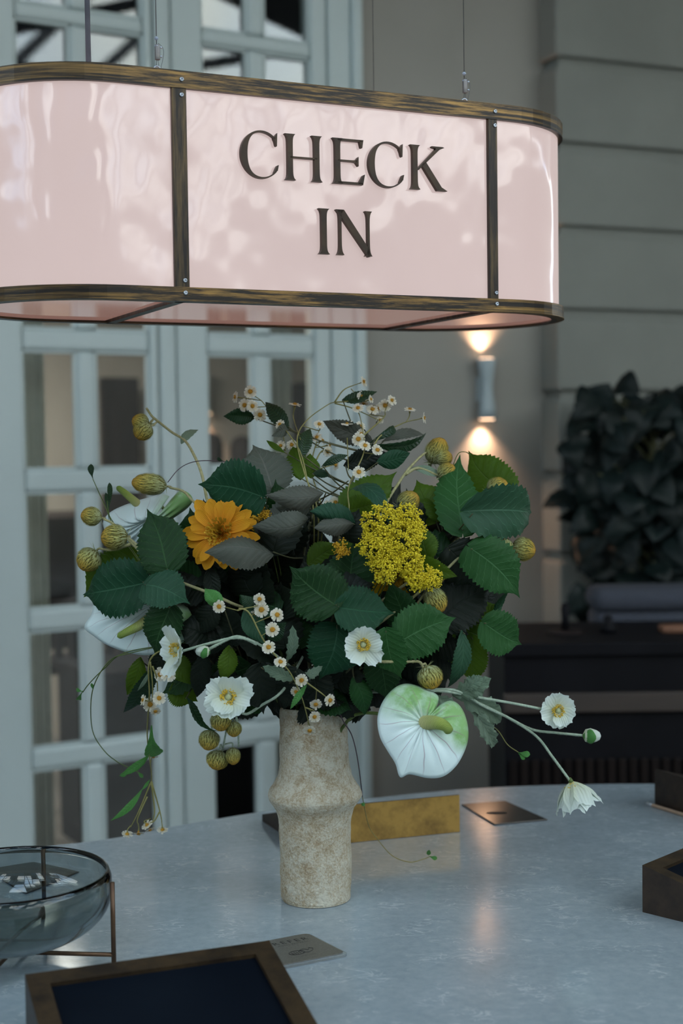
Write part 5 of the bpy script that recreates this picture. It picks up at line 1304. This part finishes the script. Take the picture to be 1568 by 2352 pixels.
# --- thin vines and tendrils ------------------------------------------------------------------
def vine(label, pts_, off, m, leaves=(), r=.0009, ontable=False):
    P_ = [(W_(*a[:2], off+(a[2] if len(a) > 2 else 0))) for a in pts_]
    e = empty('vine', P_[0], label, 'vine', 'thin vines trailing from the bouquet'); q = MB(); q.tube(P_, r, 6, 8)
    q.build('stem', m, e)
    for (x, y), (x2, y2), w_, mt in leaves:
        leafobj(e, W_(x, y, off), W_(x2, y2, off-.005), pxm(w_/2, 2.3), mt, shape='spoon', nu=12, nv=4, ser=0, curl=.1, roll=20)
    return e
vine('thin vine looping out at the lower left and back to a small leaf', [(430, 1470), (300, 1500), (255, 1515), (222, 1560), (209, 1610), (213, 1680), (240, 1725), (270, 1750), (300, 1765), (320, 1775)], .02, stem_green, [((300, 1768), (276, 1783), 12, 'lime'), ((315, 1772), (328, 1786), 10, 'lime'), ((213, 1585), (210, 1570), 8, 'lime')])
vine('short vine at the far lower left ending in two tiny leaves', [(430, 1475), (290, 1498), (240, 1535), (205, 1570), (190, 1590)], .025, stem_green, [((190, 1588), (174, 1582), 10, 'lime'), ((190, 1590), (180, 1612), 14, 'lime')])
vine('upright vine at the upper left with a single leaf at its tip', [(330, 1300), (260, 1200), (240, 1160), (222, 1120), (213, 1100)], .05, stem_green, [((213, 1101), (208, 1066), 18, 'gloss')], r=.0008)
vine('strap-leafed sprig beside the upright vine at the upper left', [(320, 1290), (262, 1210), (250, 1180), (246, 1150)], .05, stem_green, [((246, 1180), (249, 1104), 14, 'gloss'), ((248, 1195), (240, 1128), 12, 'gloss')], r=.0008)
vine('dark tendril arching from the long bud to the dusky leaves', [(385, 1108), (410, 1078), (440, 1062), (480, 1058), (540, 1062)], .04, purple_vine, [((515, 1060), (498, 1052), 9, 'gloss')], r=.0007)
vine('purple tendril falling right of the vase and curling over the table', [(760, 1580, .05), (785, 1650, .04), (808, 1690, .03), (822, 1750, .03), (832, 1830, .03)], .0, purple_vine, r=.0010)
v0 = W_(832, 1830, .03)
P_ = [v0, tab(846, 1895, ZT+.075), tab(865, 1925, ZT+.05), tab(900, 1965, ZT+.03), tab(940, 1980, ZT+.022), tab(970, 1974, ZT+.022), tab(990, 1966, ZT+.028)]
e = empty('vine', P_[1], 'fine green vine end hovering over the table right of the vase', 'vine'); q = MB(); q.tube(P_, .0007, 6, 8); q.build('stem', olive_stem, e)
for (a_, b2, w_) in ((tab(983, 1966, ZT+.028), tab(985, 1955, ZT+.045), .004), (tab(985, 1967, ZT+.028), tab(1004, 1972, ZT+.024), .004), (W_(838, 1842, .03), W_(831, 1850, .02), .004)):
    leafobj(e, a_, b2, w_, 'lime', shape='spoon', nu=12, nv=4, ser=0)
vine('green sprig with a tiny leaf under the poppy stems at the right', [(1090, 1640), (1140, 1675), (1165, 1710), (1190, 1728)], -.02, olive_stem, [((1190, 1728), (1217, 1733), 17, 'lime'), ((1190, 1730), (1205, 1744), 12, 'lime')], r=.0008)
vine('thin curled tip above the upper right leaves', [(1000, 1180), (1030, 1100), (1050, 1045), (1068, 1038), (1080, 1045)], .06, stem_green, r=.0008)

# ================================================================== LARGE PLANT behind the counter
PY = 5.52
pc = at(1470, 1300, PY)
pl = empty('potted_plant', (pc.x, PY, 0), 'large dark-leaved plant cascading beside the stone wall at the right', 'plant')
q = MB(); q.lathe([(.16, 0), (.20, .05), (.24, .5), (.25, .55), (.22, .55), (.20, .5), (.02, .5)], V((pc.x+.05, PY+.02, 0)), 28); q.build('planter', terracotta, pl)
pr_ = random.Random(21); q = MB(); root_ = V((pc.x+.05, PY+.02, .5))
q.tube([root_, V((pc.x+.06, PY, 1.0)), V((pc.x+.05, PY, 1.75))], lambda t: .03-.015*t, 8); 
spots = [((1372, 905), (1318, 960)), ((1420, 870), (1470, 900)), ((1360, 930), (1400, 880)), ((1395, 985), (1440, 1040)), ((1300, 1010), (1335, 1080)), ((1350, 960), (1300, 1000)), ((1430, 960), (1420, 1030)), ((1330, 1040), (1310, 990)),
         ((1325, 1270), (1390, 1240)), ((1500, 1290), (1535, 1340)), ((1450, 1130), (1440, 1180)), ((1520, 1040), (1568, 1055))]
for k in range(260):
    if k < len(spots): (x, y), (x2, y2) = spots[k]; Yd = PY-.17
    else:
        x = pr_.uniform(1310, 1660); y = pr_.uniform(900, 1400)
        if x < 1345+max(0, (y-1050))*.22 and pr_.random() < .75: x += 90
        th = pr_.uniform(.2, 2.9); L = pr_.uniform(70, 105); x2 = x+L*math.cos(th); y2 = y+L*math.sin(th)*.9; Yd = PY+pr_.uniform(-.15, .20)
    b0 = at(x, y, Yd); t0 = at(x2, y2, Yd-.05+pr_.uniform(-.05, .05)); o = leafobj(pl, b0, t0, pxm(pr_.uniform(30, 44), PY), 'plant', shape='plant', nu=12, nv=6, ser=0, roll=pr_.uniform(-35, 35), curl=.14, wave=.08)
    if k % 3 == 0: q.tube([b0, b0.lerp(V((pc.x+.06, PY, max(.7, b0.z-.15))), .5)+V((0, .02, .03)), V((pc.x+.06, PY, max(.7, b0.z-.15)))], .004, 5, 4)
q.build('stem', twig_m, pl)
